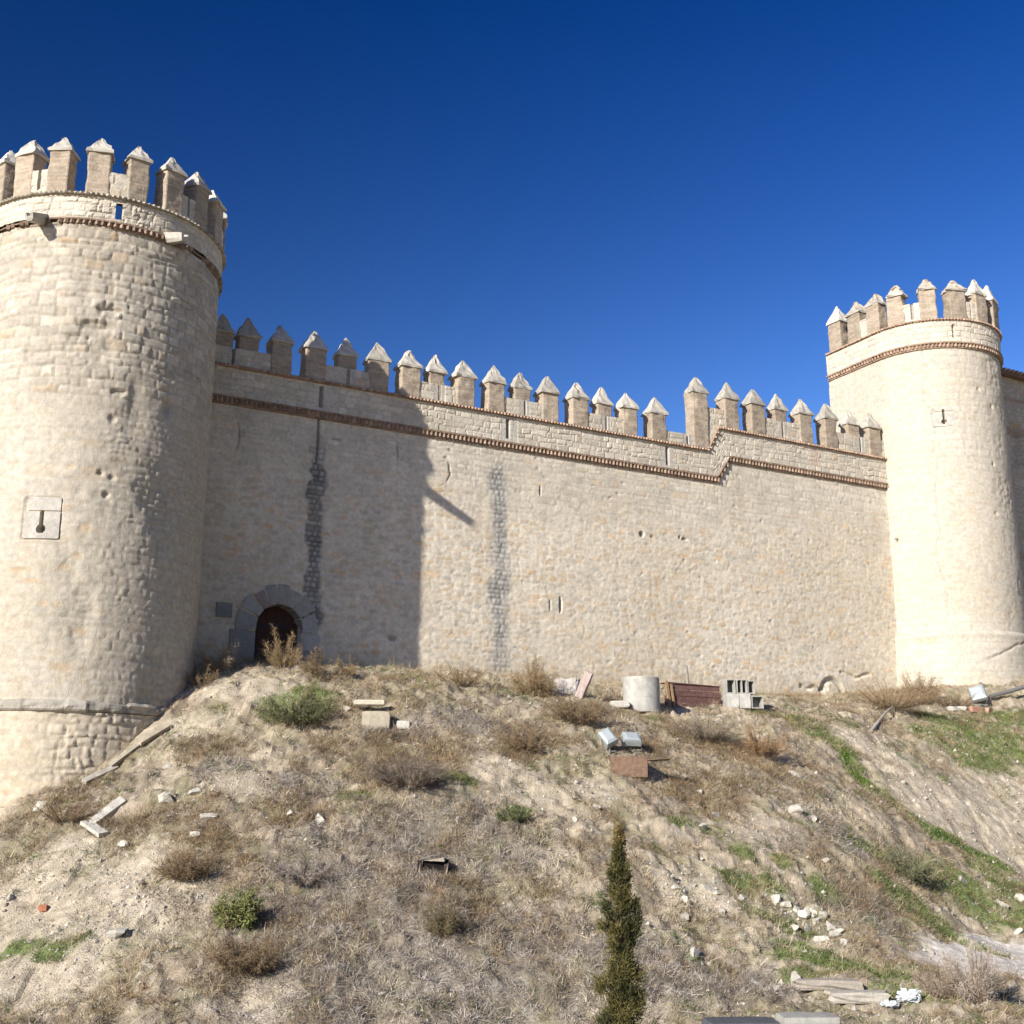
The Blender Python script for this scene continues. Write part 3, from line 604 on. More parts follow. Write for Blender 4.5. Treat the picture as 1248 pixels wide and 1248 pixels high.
for a in ((1225, 1182, 75, 40), (1190, 1180, 60, 24), (1290, 1190, 90, 50), (1235, 1160, 50, 20)): patch('path', *a, 1.8)
for a in ((850, 1095, 50, 22), (975, 1120, 55, 20), (900, 1205, 70, 14), (240, 975, 40, 14), (400, 1000, 40, 12), (130, 1120, 80, 40), (1230, 1090, 40, 12), (1120, 890, 50, 8)): patch('rubble', *a)
pl = [(1015, 908), (1035, 928), (1060, 950), (1085, 970), (1110, 992), (1140, 1015), (1170, 1032), (1200, 1048), (1225, 1060)]
for (a0, b0), (a1, b1) in zip(pl[:-1], pl[1:]):
    for t in (0, .33, .66): patch('green', a0+(a1-a0)*t, b0+(b1-b0)*t, 13, 7, 1.5)
def mask(kind, x, y):
    r = np.zeros(np.shape(x))
    wx = x+.9*(fbm(x*.9, y*.9, 301)-.5); wy = y+.9*(fbm(x*.9, y*.9, 302)-.5)
    for (k, cx, cy, rx, ry, st) in patches:
        if k == kind: r = np.maximum(r, st*sstep(1.25, .55, np.sqrt(((wx-cx)/rx)**2+((wy-cy)/ry)**2)))
    return r
def tower_near(x, y): return np.minimum(np.hypot(x-CL[0], y-CL[1])-RL, 9)
def ztrue(x, y):
    z = zbase(x, y); x = np.asarray(x, float); y = np.asarray(y, float)
    act = sstep(5, 14, y)
    flat = np.clip(mask('path', x, y), 0, 1)
    d = (O[0]-x)*N[0]+(O[1]-y)*N[1]; nearwall = sstep(-3.5, -.5, d)
    rough = act*(1-.75*flat)*(1-.55*nearwall)
    z = z+rough*(.62*(fbm(x*.45, y*.45, 200, 3)-.5)+.22*(fbm(x*1.6, y*1.6, 210, 4)-.5)*(1-.7*mask('soil', x, y))+.19*(vnoise(x*3.7, y*3.7, 220)-.5)*(1-.8*mask('soil', x, y))+.11*(vnoise(x*8, y*8, 230)-.5)*(1-.7*mask('soil', x, y)))
    soil = mask('soil', x, y)
    gul = 1-np.abs(2*fbm(x*.8+y*.12, y*.25, 240, 3)-1)          # runnels down the bare earth
    z = z-rough*soil*.04*sstep(.75, 1.0, gul)*vnoise(x*.8, y*.8, 244)-rough*soil*.09*sstep(.5, .8, fbm(x*2.2, y*1.6, 246))
    return z
hx = np.concatenate([-np.geomspace(700, 26, 22), np.arange(-24.5, 34.5, .085), np.geomspace(36, 700, 22)])
hy = np.concatenate([-np.geomspace(500, 4, 12), np.linspace(-2, 19, 22), np.arange(19.6, 57, .085), np.geomspace(59, 800, 20)])
GX, GY = np.meshgrid(hx, hy, indexing='ij'); GZ = ztrue(GX, GY)
# gridded lookup for scattering
def zat(x, y):
    ix = np.clip(np.searchsorted(hx, x)-1, 0, len(hx)-2); iy = np.clip(np.searchsorted(hy, y)-1, 0, len(hy)-2)
    fx = (x-hx[ix])/(hx[ix+1]-hx[ix]); fy = (y-hy[iy])/(hy[iy+1]-hy[iy])
    return (GZ[ix, iy]*(1-fx)+GZ[ix+1, iy]*fx)*(1-fy)+(GZ[ix, iy+1]*(1-fx)+GZ[ix+1, iy+1]*fx)*fy
mg = mask('green', GX, GY); mbn = mask('brown', GX, GY); mgy = mask('grey', GX, GY); mso = mask('soil', GX, GY); mpa = np.clip(mask('path', GX, GY), 0, 1)
SOIL = np.array([.40, .335, .25]); base = mix(SOIL*.82, SOIL*1.12, sstep(.3, .7, fbm(GX*1.1, GY*1.1, 400)))
base = mix(base, np.array([.27, .215, .15]), .45*sstep(.45, .75, fbm(GX*.7, GY*.7, 410)))
base = mix(base, np.array([.49, .42, .32]), .85*mso)
base = mix(base, np.array([.20, .155, .105]), .6*mbn*(1-mso)); base = mix(base, np.array([.215, .19, .16]), .8*mgy*(1-mso))
mott = sstep(.42, .62, fbm(GX*2.6, GY*2.0, 450, 4)); mot2 = sstep(.5, .68, fbm(GX*1.7+9, GY*1.3, 455, 4))
base = mix(base, np.array([.20, .165, .115]), .55*mott*(1-mpa)*(1-.6*mso)); base = mix(base, np.array([.17, .17, .085]), .4*mot2*(1-mpa)*(1-.6*mso))
base = mix(base, np.array([.10, .14, .035]), .85*mg)
base = mix(base, np.array([.62, .57, .50]), mpa)
base = mix(base, np.array([.50, .45, .37]), .6*sstep(.80, .88, vnoise(GX*7, GY*7, 430))*(1-mgy))
base = base*(.8+.4*vnoise(GX*9, GY*9, 420))[..., None]*(.9+.2*vnoise(GX*3.3, GY*3.3, 421))[..., None]
g = MB(); g.grid(np.stack([GX, GY, GZ], -1), base); tag(g.build('hillside_ground', M_EARTH), kind='structure')
def gpt(px, py):
    r = ray(px, py); t = np.arange(14, 66, .02); P = r[None]*t[:, None]; z = zat(P[:, 0], P[:, 1]); b_ = P[:, 2] < z
    return P[np.argmax(b_)] if b_.any() else P[-1]

# ------------------------------------------------------------------ blades / twigs
def ribbons(mb, base, dirv, length, width, droop, col, segs=3):
    n = len(base); side = np.cross(dirv, RNG.normal(0, 1, (n, 3))); side /= np.linalg.norm(side, axis=1)[:, None]+1e-9
    V = np.zeros((n, segs+1, 2, 3)); ts = np.linspace(0, 1, segs+1)
    bend = RNG.normal(0, 1, (n, 3))*.25
    for i, t in enumerate(ts):
        p = base+dirv*(length*t)[:, None]+bend*(length*t*t)[:, None]; p[:, 2] -= droop*length*t*t
        w = width*(1-.85*t)
        V[:, i, 0] = p-side*w[:, None]/2; V[:, i, 1] = p+side*w[:, None]/2
    k = np.arange(n)[:, None]*(segs+1)*2; q = []
    for i in range(segs): q.append(np.concatenate([k+i*2, k+i*2+1, k+i*2+3, k+i*2+2], 1))
    C = np.broadcast_to(col[:, None, None, :], (n, segs+1, 2, 3))
    mb.add(V.reshape(-1, 3), np.concatenate(q), col=C.reshape(-1, 3))
def rdir(n, spread, up=1.):
    d = RNG.normal(0, spread, (n, 3)); d[:, 2] = np.abs(RNG.normal(up, .25, n)); return d/np.linalg.norm(d, axis=1)[:, None]
def ok_ground(x, y):
    d = (x-O[0])*N[0]+(y-O[1])*N[1]; s = (x-O[0])*D[0]+(y-O[1])*D[1]
    rtin = np.hypot(s-(S0+RR), d) < RR+.35
    return (d > .12) & (np.hypot(x-CL[0], y-CL[1]) > RL+.22) & ~rtin
def scatter(n, dens):
    x = RNG.uniform(-19, 31, n); y = RNG.uniform(21.5, 56, n)
    dd = np.hypot(x, y); keep = ok_ground(x, y) & (np.abs(x/y) < .47)
    x, y = x[keep], y[keep]; p = dens(x, y); k = RNG.random(len(x)) < p; return x[k], y[k]
def tufts(name, n, dens, per, L, Wd, spread, cols, label, cat, droop=.3, rad=.06, segs=3, up=1.):
    x, y = scatter(n, dens); z = zat(x, y)-.02; m = len(x)
    idx = np.repeat(np.arange(m), per); k = len(idx)
    sz = RNG.uniform(.55, 1.35, m)
    B = np.stack([x[idx]+RNG.normal(0, rad, k)*sz[idx], y[idx]+RNG.normal(0, rad, k)*sz[idx], z[idx]], -1); B[:, 2] = zat(B[:, 0], B[:, 1])-.015
    cols = np.array(cols); cc = cols[RNG.integers(0, len(cols), m)][idx]*RNG.uniform(.7, 1.3, (k, 1))
    mb = MB(); ribbons(mb, B, rdir(k, spread, up), RNG.uniform(*L, k)*sz[idx], RNG.uniform(*Wd, k), droop, cc, segs)
    o = mb.build(name, M_PLANT); return tag(o, label, cat, kind='stuff')
free = lambda x, y: (1-np.clip(mask('path', x, y), 0, 1))
NZ = lambda x, y, f, sd_, a=.42, b=.6: sstep(a, b, fbm(x*f, y*f, sd_))
def clumps(name, n, dens, per, rad, L, Wd, cols, label, cat, droop=.35, up=.5, shade=1.):
    """low bushy clumps: blades spring from a small mound and point outwards"""
    x, y = scatter(n, dens); m = len(x); rd = RNG.uniform(*rad, m)*RNG.uniform(.6, 1.2, m); cnt = np.maximum((per*(rd/np.mean(rad))**1.6).astype(int), 5)
    idx = np.repeat(np.arange(m), cnt); k = len(idx); a = RNG.uniform(0, 2*PI, k); q = np.sqrt(RNG.random(k)); r_ = rd[idx]*q
    B = np.stack([x[idx]+r_*np.cos(a)*.75, y[idx]+r_*np.sin(a)*.75, np.zeros(k)], -1); B[:, 2] = zat(B[:, 0], B[:, 1])-.02+rd[idx]*.35*(1-q*q)*RNG.random(k)
    dv = np.stack([np.cos(a)*q, np.sin(a)*q, np.full(k, up)], -1)+RNG.normal(0, .45, (k, 3)); dv[:, 2] = np.abs(dv[:, 2]); dv /= np.linalg.norm(dv, axis=1)[:, None]
    cols = np.array(cols); tone = cols[RNG.integers(0, len(cols), m)]*RNG.uniform(.75, 1.3, (m, 1)); cc = tone[idx]*RNG.uniform(.65, 1.4, (k, 1))
    mb = MB(); ribbons(mb, B, dv, RNG.uniform(*L, k)*(.5+.5*rd[idx]/np.mean(rad)), RNG.uniform(*Wd, k), droop, cc, 2)
    print(name, m, k); return tag(mb.build(name, M_PLANT), label, cat, kind='stuff')
STRAW = [(.42, .35, .24), (.36, .285, .185), (.48, .42, .31), (.28, .21, .13)]
DEAD = [(.33, .29, .25), (.27, .235, .20), (.41, .37, .33), (.17, .14, .12)]
BRN = [(.20, .145, .09), (.27, .19, .11), (.14, .11, .075), (.31, .225, .13)]
GRN = [(.125, .175, .05), (.095, .14, .035), (.16, .205, .065), (.20, .20, .09), (.25, .22, .12)]
nso = lambda x, y: 1-.85*np.clip(mask('soil', x, y), 0, 1)
big = lambda x, y, sd_=560: NZ(x, y, .55, sd_, .40, .56)
clumps('dry_grass', 90000, lambda x, y: free(x, y)*nso(x, y)*(.08+.8*NZ(x, y, .9, 500)*(.3+.7*big(x, y))), 22, (.05, .22), (.06, .24), (.006, .012), STRAW, 'straw coloured dry grass tufts spread over the castle slope', 'grass', up=1.)
clumps('dead_brush', 110000, lambda x, y: free(x, y)*np.clip(mask('grey', x, y)*1.2, 0, 1)*(.55+.45*NZ(x, y, 1.2, 510)), 30, (.08, .32), (.07, .24), (.006, .013), DEAD, 'matted grey dead brush covering the middle of the slope', 'brush', droop=.4, up=.7)
clumps('brown_scrub', 100000, lambda x, y: free(x, y)*nso(x, y)*np.clip(mask('brown', x, y)*.95+.28*big(x, y, 570), 0, 1)*NZ(x, y, 1.1, 520, .38, .55), 40, (.09, .42), (.08, .26), (.006, .012), BRN, 'low brown dry scrub in patches on the slope', 'scrub', up=.8)
clumps('green_grass', 200000, lambda x, y: free(x, y)*np.clip(mask('green', x, y)*1.5, 0, 1)*(.4+.6*NZ(x, y, 1.4, 530)), 20, (.05, .18), (.06, .17), (.008, .016), GRN, 'short fresh green grass in strips and patches on the slope', 'grass', up=1.1)
clumps('green_weeds', 40000, lambda x, y: free(x, y)*.6*NZ(x, y, .8, 540, .50, .64), 22, (.05, .22), (.06, .16), (.009, .018), GRN+[(.16, .16, .08), (.13, .14, .07), (.15, .14, .08)], 'sparse small green weeds scattered between dry tufts', 'weeds')
tufts('wall_foot_grass', 22000, lambda x, y: (lambda d: sstep(1.6, .2, d)*(d > 0)*.8)((x-O[0])*N[0]+(y-O[1])*N[1])*sstep(.35, .6, fbm(x*.9, y*.9, 550)), 12, (.15, .5), (.010, .018), .4, STRAW[:2]+BRN[1:2], 'taller dry grass growing along the foot of the curtain wall', 'grass', droop=.2, rad=.08)

# ------------------------------------------------------------------ stones
def rock_mesh(mb, c, r, sc=(1, 1, .7), seed=0, col=(.55, .5, .42), n=3, angular=.35):
    rr = np.random.default_rng(seed)
    # icosphere-like lattice
    nu, nv = 8, 6; th = np.linspace(0, 2*PI, nu, endpoint=False); ph = np.linspace(-.92, .92, nv)
    T, Ph = np.meshgrid(th, ph, indexing='ij'); cz = Ph; cr = np.sqrt(1-cz*cz)
    P = np.stack([cr*np.cos(T), cr*np.sin(T), cz], -1)
    for _ in range(9):            # planar chips give flat faces
        a = rr.normal(0, 1, 3); a /= np.linalg.norm(a); dcut = rr.uniform(.3, .7); dd = P@a; ex = np.maximum(dd-dcut, 0); P = P-ex[..., None]*a
    P = P*(1+rr.normal(0, .05, P.shape[:2]))[..., None]*np.array(sc)*r
    a = rr.uniform(0, 2*PI); ca, sa = math.cos(a), math.sin(a); tl = rr.normal(0, .2)
    R = np.array([[ca, -sa, 0], [sa, ca, 0], [0, 0, 1]])@np.array([[1, 0, 0], [0, math.cos(tl), -math.sin(tl)], [0, math.sin(tl), math.cos(tl)]])
    P = P@R.T+np.asarray(c)
    base = mb.n; cc = np.broadcast_to(np.asarray(col)*rr.uniform(.85, 1.12), P.shape)
    mb.grid(P, cc, closed=True); mb.ng.append([base+i*nv+nv-1 for i in range(nu)]); mb.ng.append([base+i*nv for i in range(nu)][::-1])
WST = (.50, .465, .40)
def rock(name, px, py, wpx, label, cat='stone', group=None, sc=(1, .8, .6), col=WST, seed=None, lift=.25):
    P = gpt(px, py); r = wpx*np.linalg.norm(P)/F/2; seed = seed if seed is not None else int(px*7+py)
    mb = MB(); rock_mesh(mb, (P[0], P[1], P[2]+r*sc[2]*lift), r, sc, seed, col)
    return tag(mb.build(name, M_ROCK, loc=(P[0], P[1], P[2])), label, cat, group)
GS = 'loose pale stones on the slope'
spec = [
 (203, 935, 12, 'small grey stone, highest of the stones on the slope right of the big tower base'),
 (205, 978, 22, 'flat off-white stone beside the two fallen white slabs, on its uphill right side'),
 (238, 968, 14, 'pale stone resting right of the flat off-white stone on the left slope'),
 (252, 998, 20, 'elongated whitish stone at the edge of grey brush right of the fallen slabs'),
 (236, 1018, 13, 'bright white rounded stone just below the elongated whitish stone'),
 (150, 1032, 14, 'pale pointed stone below and right of the broken white slab'),
 (12, 1096, 12, 'slanted white stone at the left edge of the picture'),
 (142, 1140, 22, 'pale wedge-shaped stone with a dark shaded underside on bare lower left soil'),
 (50, 986, 18, 'flat pale stone sunk in dry grass under the base of the big tower'),
 (392, 1002, 20, 'white stone at the top left edge of the large grey brush area'),
 (355, 992, 16, 'small off-white stone left of the white stone above the grey brush'),
 (421, 866, 12, 'small rounded white stone beside the green bush under the door'),
 (560, 1000, 10, 'tiny pale stone above the dark square hole'),
 (702, 955, 8, 'small white stone in dry grass left of the rusty box'),
 (727, 985, 9, 'pale pebble-sized stone just above the tip of the cypress'),
 (852, 966, 12, 'white stone on brown slope right of the rusty box'),
 (903, 960, 10, 'bright small stone in brown scrub below the concrete blocks'),
 (873, 996, 16, 'pale angular stone in the middle right slope'),
 (857, 1010, 14, 'oblong white stone lying diagonally in the middle right slope'),
 (968, 945, 16, 'bright white rectangular stone below the right end of the green terrace'),
 (970, 990, 16, 'whitish stone below the bright rectangular stone, left of its twin'),
 (993, 1000, 16, 'whitish stone right of its twin, above the greenish scrub'),
 (1102, 955, 8, 'small white round stone just right of the green grass strip'),
 (1008, 1050, 10, 'pale stone alone in pinkish grey scrub below the green strip'),
 (1173, 1075, 16, 'rounded pale stone at the upper rim of the green patch on the lower right'),
 (1220, 1105, 18, 'flat white stone in the green patch near the right edge'),
 (1243, 1098, 14, 'pale stone cut by the right edge above the path'),
 (1241, 1136, 12, 'small pale stone near the right edge just above the path'),
 (1203, 914, 8, 'tiny white stone in green grass below the right floodlight'),
 (845, 1165, 18, 'white stone on grey soil right of the cypress'),
 (857, 1178, 12, 'small pale stone under the white stone right of the cypress'),
 (816, 1212, 12, 'light stone at the bottom, right of the cypress foot'),
 (835, 1100, 14, 'off-white stone in the rubble spill right of the cypress'),
 (836, 1118, 14, 'pinkish white stone at the lower left of the rubble spill'),
 (880, 1110, 14, 'pale stone at the lower right of the rubble spill'),
 (860, 1085, 14, 'tan stone in the top of the rubble spill'),
 (906, 1096, 12, 'light stone between rubble spill and the line of stones'),
 (700, 1000, 9, 'small light stone left above the cypress tip'),
 (1113, 945, 8, 'small grey pebble near the head of the green strip'),
]
for (x, y, w, lb) in spec: rock('stone', x, y, w*1.3, lb, group=GS, sc=(1, .8, .7))
line = [(930, 1092), (945, 1098), (958, 1104), (972, 1110), (978, 1118), (990, 1112), (995, 1124), (1004, 1120), (1012, 1130), (1016, 1142), (1028, 1150), (986, 1134), (1002, 1146), (1022, 1136), (968, 1132)]
for i, (x, y) in enumerate(line): rock('stone', x, y, 17+8*((i*37) % 10)/10, 'pale stone in the short row of tumbled stones running down the lower right slope', group='row of tumbled stones', seed=900+i)
many = 0; rr = np.random.default_rng(5)
while many < 210:
    x, y = rr.uniform(0, 1248), rr.uniform(880, 1240); P = hit(x, y)
    if not ok_ground(P[0], P[1]) or not (35 < y) or P[1] > 46: continue
    s_ = float(mask('soil', np.array([P[0]]), np.array([P[1]]))[0]); gy = float(mask('grey', np.array([P[0]]), np.array([P[1]]))[0]); pa = float(mask('path', np.array([P[0]]), np.array([P[1]]))[0])
    if y < 990 and x < 215 or rr.random() > .25+.75*s_-.22*gy or pa > .3: continue
    rock('stone', x, y, rr.uniform(5, 10), 'small nameless pale stone scattered on the castle slope among dry tufts', group='scattered small stones', sc=(1, rr.uniform(.6, .9), rr.uniform(.45, .7)), col=np.array(WST)*rr.uniform(.5, .92)*np.array([1, .98, .95]), seed=2000+many, lift=.1); many += 1
# fine gravel: one uncountable mass
x, y = scatter(80000, lambda x, y: (.8*mask('rubble', x, y)+.14+.25*NZ(x, y, 1.3, 620)+.55*mask('soil', x, y)+.2*sstep(.6, .8, fbm(x*.8, y*.8, 610)))*(1-.7*np.clip(mask('grey', x, y), 0, 1)))
mb = MB(); n = len(x); z = zat(x, y); r = RNG.uniform(.010, .036, n)**1.0*(1+1.2*(RNG.random(n) < .06))*(1+1.1*mask('rubble', x, y)*RNG.random(n))
oc = np.array([[1, 0, 0], [-1, 0, 0], [0, 1, 0], [0, -1, 0], [0, 0, 1], [0, 0, -.6]], float)
V = np.stack([x, y, z], -1)[:, None]+oc[None]*r[:, None, None]*RNG.uniform(.6, 1.3, (n, 6, 1))
T = np.array([[0, 2, 4], [2, 1, 4], [1, 3, 4], [3, 0, 4], [2, 0, 5], [1, 2, 5], [3, 1, 5], [0, 3, 5]])
TT = (T[None]+(np.arange(n)*6)[:, None, None]).reshape(-1, 3)
C = np.broadcast_to((np.array([.53, .48, .40])*RNG.uniform(.55, 1.2, (n, 1)))[:, None], (n, 6, 3))
mb.add(V.reshape(-1, 3), tris=TT, col=C.reshape(-1, 3)); tag(mb.build('gravel', M_ROCK), 'fine pale gravel and rubble crumbs over the bare soil', 'gravel', kind='stuff')

# ------------------------------------------------------------------ shrubs
def shrub(px, py, hpx, wpx, label, cols, nb=26, name='dry_shrub', group=None, leaf=None, upright=.9, stem=(.17, .12, .08)):
    P = gpt(px, py); dist = np.linalg.norm(P); H = .88*hpx*dist/F; R = 1.06*wpx*dist/F/2
    root = empty(name, (P[0], P[1], P[2]), label, 'shrub', group)
    sb = MB(); B = []; Dv = []; LL_ = []
    for i in range(nb):
        a = RNG.uniform(0, 2*PI); rad = R*math.sqrt(RNG.random()); top = np.array([P[0]+rad*math.cos(a), P[1]+rad*math.sin(a), P[2]+H*RNG.uniform(.25, 1.)*(1-.3*(rad/R)**2)*(.55+.9*float(vnoise(P[0]*9+rad*math.cos(a)*3/R, P[1]*9+rad*math.sin(a)*3/R, 9)))])
        bs = np.array([P[0]+.3*rad*math.cos(a), P[1]+.3*rad*math.sin(a), P[2]-.04]); mid = (bs+top)/2+RNG.normal(0, .05*H, 3)
        pts = []
        for t in np.linspace(0, 1, 6): pts.append((1-t)**2*bs+2*t*(1-t)*mid+t*t*top)
        sb.tube(pts, np.linspace(.010, .003, 6)*max(1, H), 4, col=np.array(stem)*RNG.uniform(.8, 1.3))
        pts = np.array(pts)
        for t in np.linspace(.2, 1, 9):
            q = t*5; k = min(int(q), 4); p = pts[k]+(pts[k+1]-pts[k])*(q-k); axis = pts[5]-pts[0]; axis /= np.linalg.norm(axis)
            m = 5; dd = RNG.normal(0, 1, (m, 3)); dd = dd/np.linalg.norm(dd, axis=1)[:, None]*.9+axis*upright; dd /= np.linalg.norm(dd, axis=1)[:, None]
            B.append(np.repeat(p[None], m, 0)); Dv.append(dd); LL_.append(RNG.uniform(.10, .30, m)*H*(1.15-.5*t))
    sb.build('stems', M_PLANT, root)
    B = np.concatenate(B); Dv = np.concatenate(Dv); LL_ = np.concatenate(LL_); n = len(B); cols = np.array(cols)
    # second order twiglets
    t = RNG.uniform(.3, 1, (n, 3)); B2 = (B[:, None]+Dv[:, None]*(LL_[:, None]*t)[..., None]).reshape(-1, 3); D2 = (np.repeat(Dv[:, None], 3, 1)+RNG.normal(0, .6, (n, 3, 3))).reshape(-1, 3); D2 /= np.linalg.norm(D2, axis=1)[:, None]
    Bm = np.concatenate([B, B2]); Dm = np.concatenate([Dv, D2]); Lm = np.concatenate([LL_, np.repeat(LL_, 3)*.45])
    cc = cols[RNG.integers(0, len(cols), len(Bm))]*RNG.uniform(.75, 1.25, (len(Bm), 1))
    mb = MB(); wd = RNG.uniform(.005, .010, len(Bm)) if leaf is None else RNG.uniform(leaf*.6, leaf, len(Bm))
    ribbons(mb, Bm, Dm, Lm, wd, .15, cc, 2); mb.build('twigs' if leaf is None else 'leaves', M_PLANT, root)
    return root
GOLD = [(.35, .26, .145), (.30, .22, .12), (.24, .175, .10)]
shrub(345, 815, 50, 44, 'tall thin tan dry weed standing in front of the arched door', GOLD, 30, upright=1.5)
shrub(268, 818, 46, 60, 'greyish brown feathery dry shrub left of the door at the foot of the big tower', [(.28, .23, .17), (.34, .27, .19)], 30, upright=1.3)
shrub(245, 835, 26, 50, 'low rusty brown shrub in the shaded corner between the big tower and the slope', BRN, 26)
shrub(385, 822, 34, 44, 'low dark brown dry shrub right of the arched door', BRN, 24)
shrub(425, 824, 28, 30, 'faint thin dry weed against the shaded wall right of the door', GOLD, 16, upright=1.5)
shrub(650, 848, 50, 62, 'dense golden dry shrub at the wall foot in the middle of the terrace', GOLD, 60)
shrub(705, 880, 34, 90, 'wide dark brown scrub below the golden shrub', BRN, 60)
shrub(560, 836, 28, 70, 'low golden dry grass clump at the sunlit wall foot left of the golden shrub', GOLD, 34, upright=1.4)
shrub(1085, 862, 34, 120, 'wide mound of straw brown brush in front of the wall corner at the smaller tower', [(.33, .24, .14), (.38, .29, .18), (.27, .19, .11)], 90, upright=.6)
shrub(1122, 858, 50, 46, 'reddish brown twiggy shrub against the foot of the smaller tower', BRN, 40, upright=1.0)
shrub(1160, 862, 20, 60, 'low dry brush at the foot of the smaller tower, left of the floodlight', BRN, 30)
shrub(288, 1130, 44, 50, 'bright yellow-green leafy bush alone on the lower left slope', [(.21, .23, .08), (.17, .19, .06), (.25, .235, .11)], 44, name='green_shrub', leaf=.03)
shrub(360, 882, 36, 90, 'dull green spreading bush below the arched door', [(.12, .135, .065), (.17, .165, .085), (.16, .13, .08), (.09, .11, .05)], 60, name='green_shrub', leaf=.02, stem=(.12, .1, .06))
shrub(625, 1000, 24, 40, 'small dark green shrub above the dark square hole to the right', [(.10, .12, .05), (.14, .15, .07)], 34, name='green_shrub', leaf=.02)
shrub(540, 1140, 42, 40, 'dark olive dead bush below the square hole', [(.16, .13, .07), (.20, .17, .10)], 50)
shrub(225, 1070, 40, 70, 'brown bushy scrub on the left slope between white stones and the yellow-green bush', BRN, 70)
shrub(300, 1180, 50, 90, 'broad brown scrub under the yellow-green bush', BRN, 80)
shrub(930, 920, 34, 60, 'orange-brown dry scrub below the concrete blocks', [(.33, .20, .10), (.28, .19, .11)], 50)
shrub(1105, 1070, 36, 60, 'grey-green scrub on the right slope under the grass strip', [(.16, .17, .09), (.2, .19, .12)], 60, name='green_shrub', leaf=.018)
shrub(1190, 1222, 74, 60, 'pale feathery dry bush at the lower right in front of the path', [(.50, .43, .36), (.42, .35, .28), (.36, .29, .22)], 46, upright=2.0)
shrub(1150, 1215, 40, 60, 'low pinkish brown brush beside the path at the lower right', [(.36, .28, .21), (.30, .23, .17)], 40, upright=1.4)
shrub(80, 1000, 24, 70, 'reddish brown low brush left of the fallen white slabs', BRN, 40)
shrub(500, 955, 40, 110, 'large dark grey-brown bramble mass in the middle of the slope', [(.20, .165, .13), (.25, .2, .16), (.17, .14, .11)], 110)
shrub(640, 915, 36, 60, 'brown scrub in the middle, straight below the golden shrub', BRN, 50)
shrub(370, 1075, 34, 90, 'low grey dead bush left of the dark square hole', DEAD, 60)
shrub(860, 900, 30, 90, 'grey-brown scrub directly below the red boards', [(.24, .2, .15), (.28, .23, .17)], 70)

# ------------------------------------------------------------------ young cypress
P0 = gpt(760, 1330); dist = 22.0; X0 = ray(759, 1248); X0 = X0*(15.0/X0[1]); gz = float(zat(np.array([X0[0]]), np.array([X0[1]]))[0])
tipz = (ray(756, 1005)*(15.0/ray(756, 1005)[1]))[2]
cy = empty('cypress_tree', (X0[0], X0[1], gz), 'slim dark olive young conifer standing at the bottom of the picture', 'tree')
b = MB(); b.tube([[X0[0]+.02*math.sin(t*3), X0[1], gz-.1+t*(tipz-gz)] for t in np.linspace(0, .97, 10)], np.linspace(.035, .006, 10), 8, col=(.07, .055, .035)); b.build('trunk', M_PLANT, cy)
Bc = []; Dc = []; Lc = []; Cc = []; Ht = tipz-gz; tw = MB()
for i in range(380):
    t = RNG.random()**.95; t = .02+.96*t; prof = .52*(1-t)**.80*(.80+.26*math.sin(t*19)+.24*math.sin(t*37+1)); rad = max(prof, .03)*RNG.uniform(.12, 1.08); a = RNG.uniform(0, 2*PI)
    c0 = np.array([X0[0], X0[1], gz+t*Ht]); c1_ = c0+np.array([math.cos(a)*rad, math.sin(a)*rad, RNG.uniform(.02, .12)+rad*.2])
    tw.tube([c0+[0, 0, -.08], c1_], [.008, .003], 4, col=(.12, .09, .06))
    m = 130 if t < .85 else 60; q = RNG.normal(0, 1, (m, 3))*np.array([.040, .040, .055])*(1.2-.65*t)
    Bc.append(c1_+q-[0, 0, .03]); dd = RNG.normal(0, .6, (m, 3))+np.array([math.cos(a), math.sin(a), 1.1]); dd /= np.linalg.norm(dd, axis=1)[:, None]; Dc.append(dd); Lc.append(RNG.uniform(.03, .07, m)*(1.1-.4*t))
    cc = np.array([.115, .10, .035]) if RNG.random() < .5 else np.array([.055, .055, .022])
    if t > .93: cc = np.array([.19, .14, .06])
    Cc.append(cc*RNG.uniform(.75, 1.3, (m, 1)))
tw.build('branches', M_PLANT, cy)
Bc, Dc, Lc, Cc = map(np.concatenate, (Bc, Dc, Lc, Cc)); mb = MB(); ribbons(mb, Bc, Dc, Lc, RNG.uniform(.009, .017, len(Bc)), 0, Cc, 1); mb.build('crown', M_PLANT, cy)

# ------------------------------------------------------------------ things people left on the slope
def frame_at(px, py, yaw=0):
    P = gpt(px, py); a = math.radians(yaw); return P, np.array([math.cos(a), math.sin(a), 0]), np.array([-math.sin(a), math.cos(a), 0])
Z3 = np.array([0, 0, 1.])
# concrete well ring
P, ex, ey = frame_at(782, 863); root = empty('concrete_ring', tuple(P), 'pale concrete pipe ring standing upright against the wall foot, left of the red boards', 'concrete ring')
R = 22*np.linalg.norm(P)/F; Hc = 36*np.linalg.norm(P)/F; th = np.linspace(0, 2*PI, 48, endpoint=False); prof = [(R, -.15), (R*1.0, Hc*.28), (R*.985, Hc*.30), (R, Hc*.32), (R, Hc*.97), (R*.97, Hc), (R*.84, Hc), (R*.83, Hc*.9), (R*.83, -.1)]
rows = np.array([[P+np.array([r_*math.cos(t), r_*math.sin(t), z_]) for r_, z_ in prof] for t in th]); cc = np.array([.40, .39, .355])*(.9+.2*vnoise(th*3, th*0, 3))[:, None, None]*np.ones((1, len(prof), 1))
b = MB(); b.grid(rows, cc, closed=True); b.build('ring_wall', M_CONC, root, smooth=False)
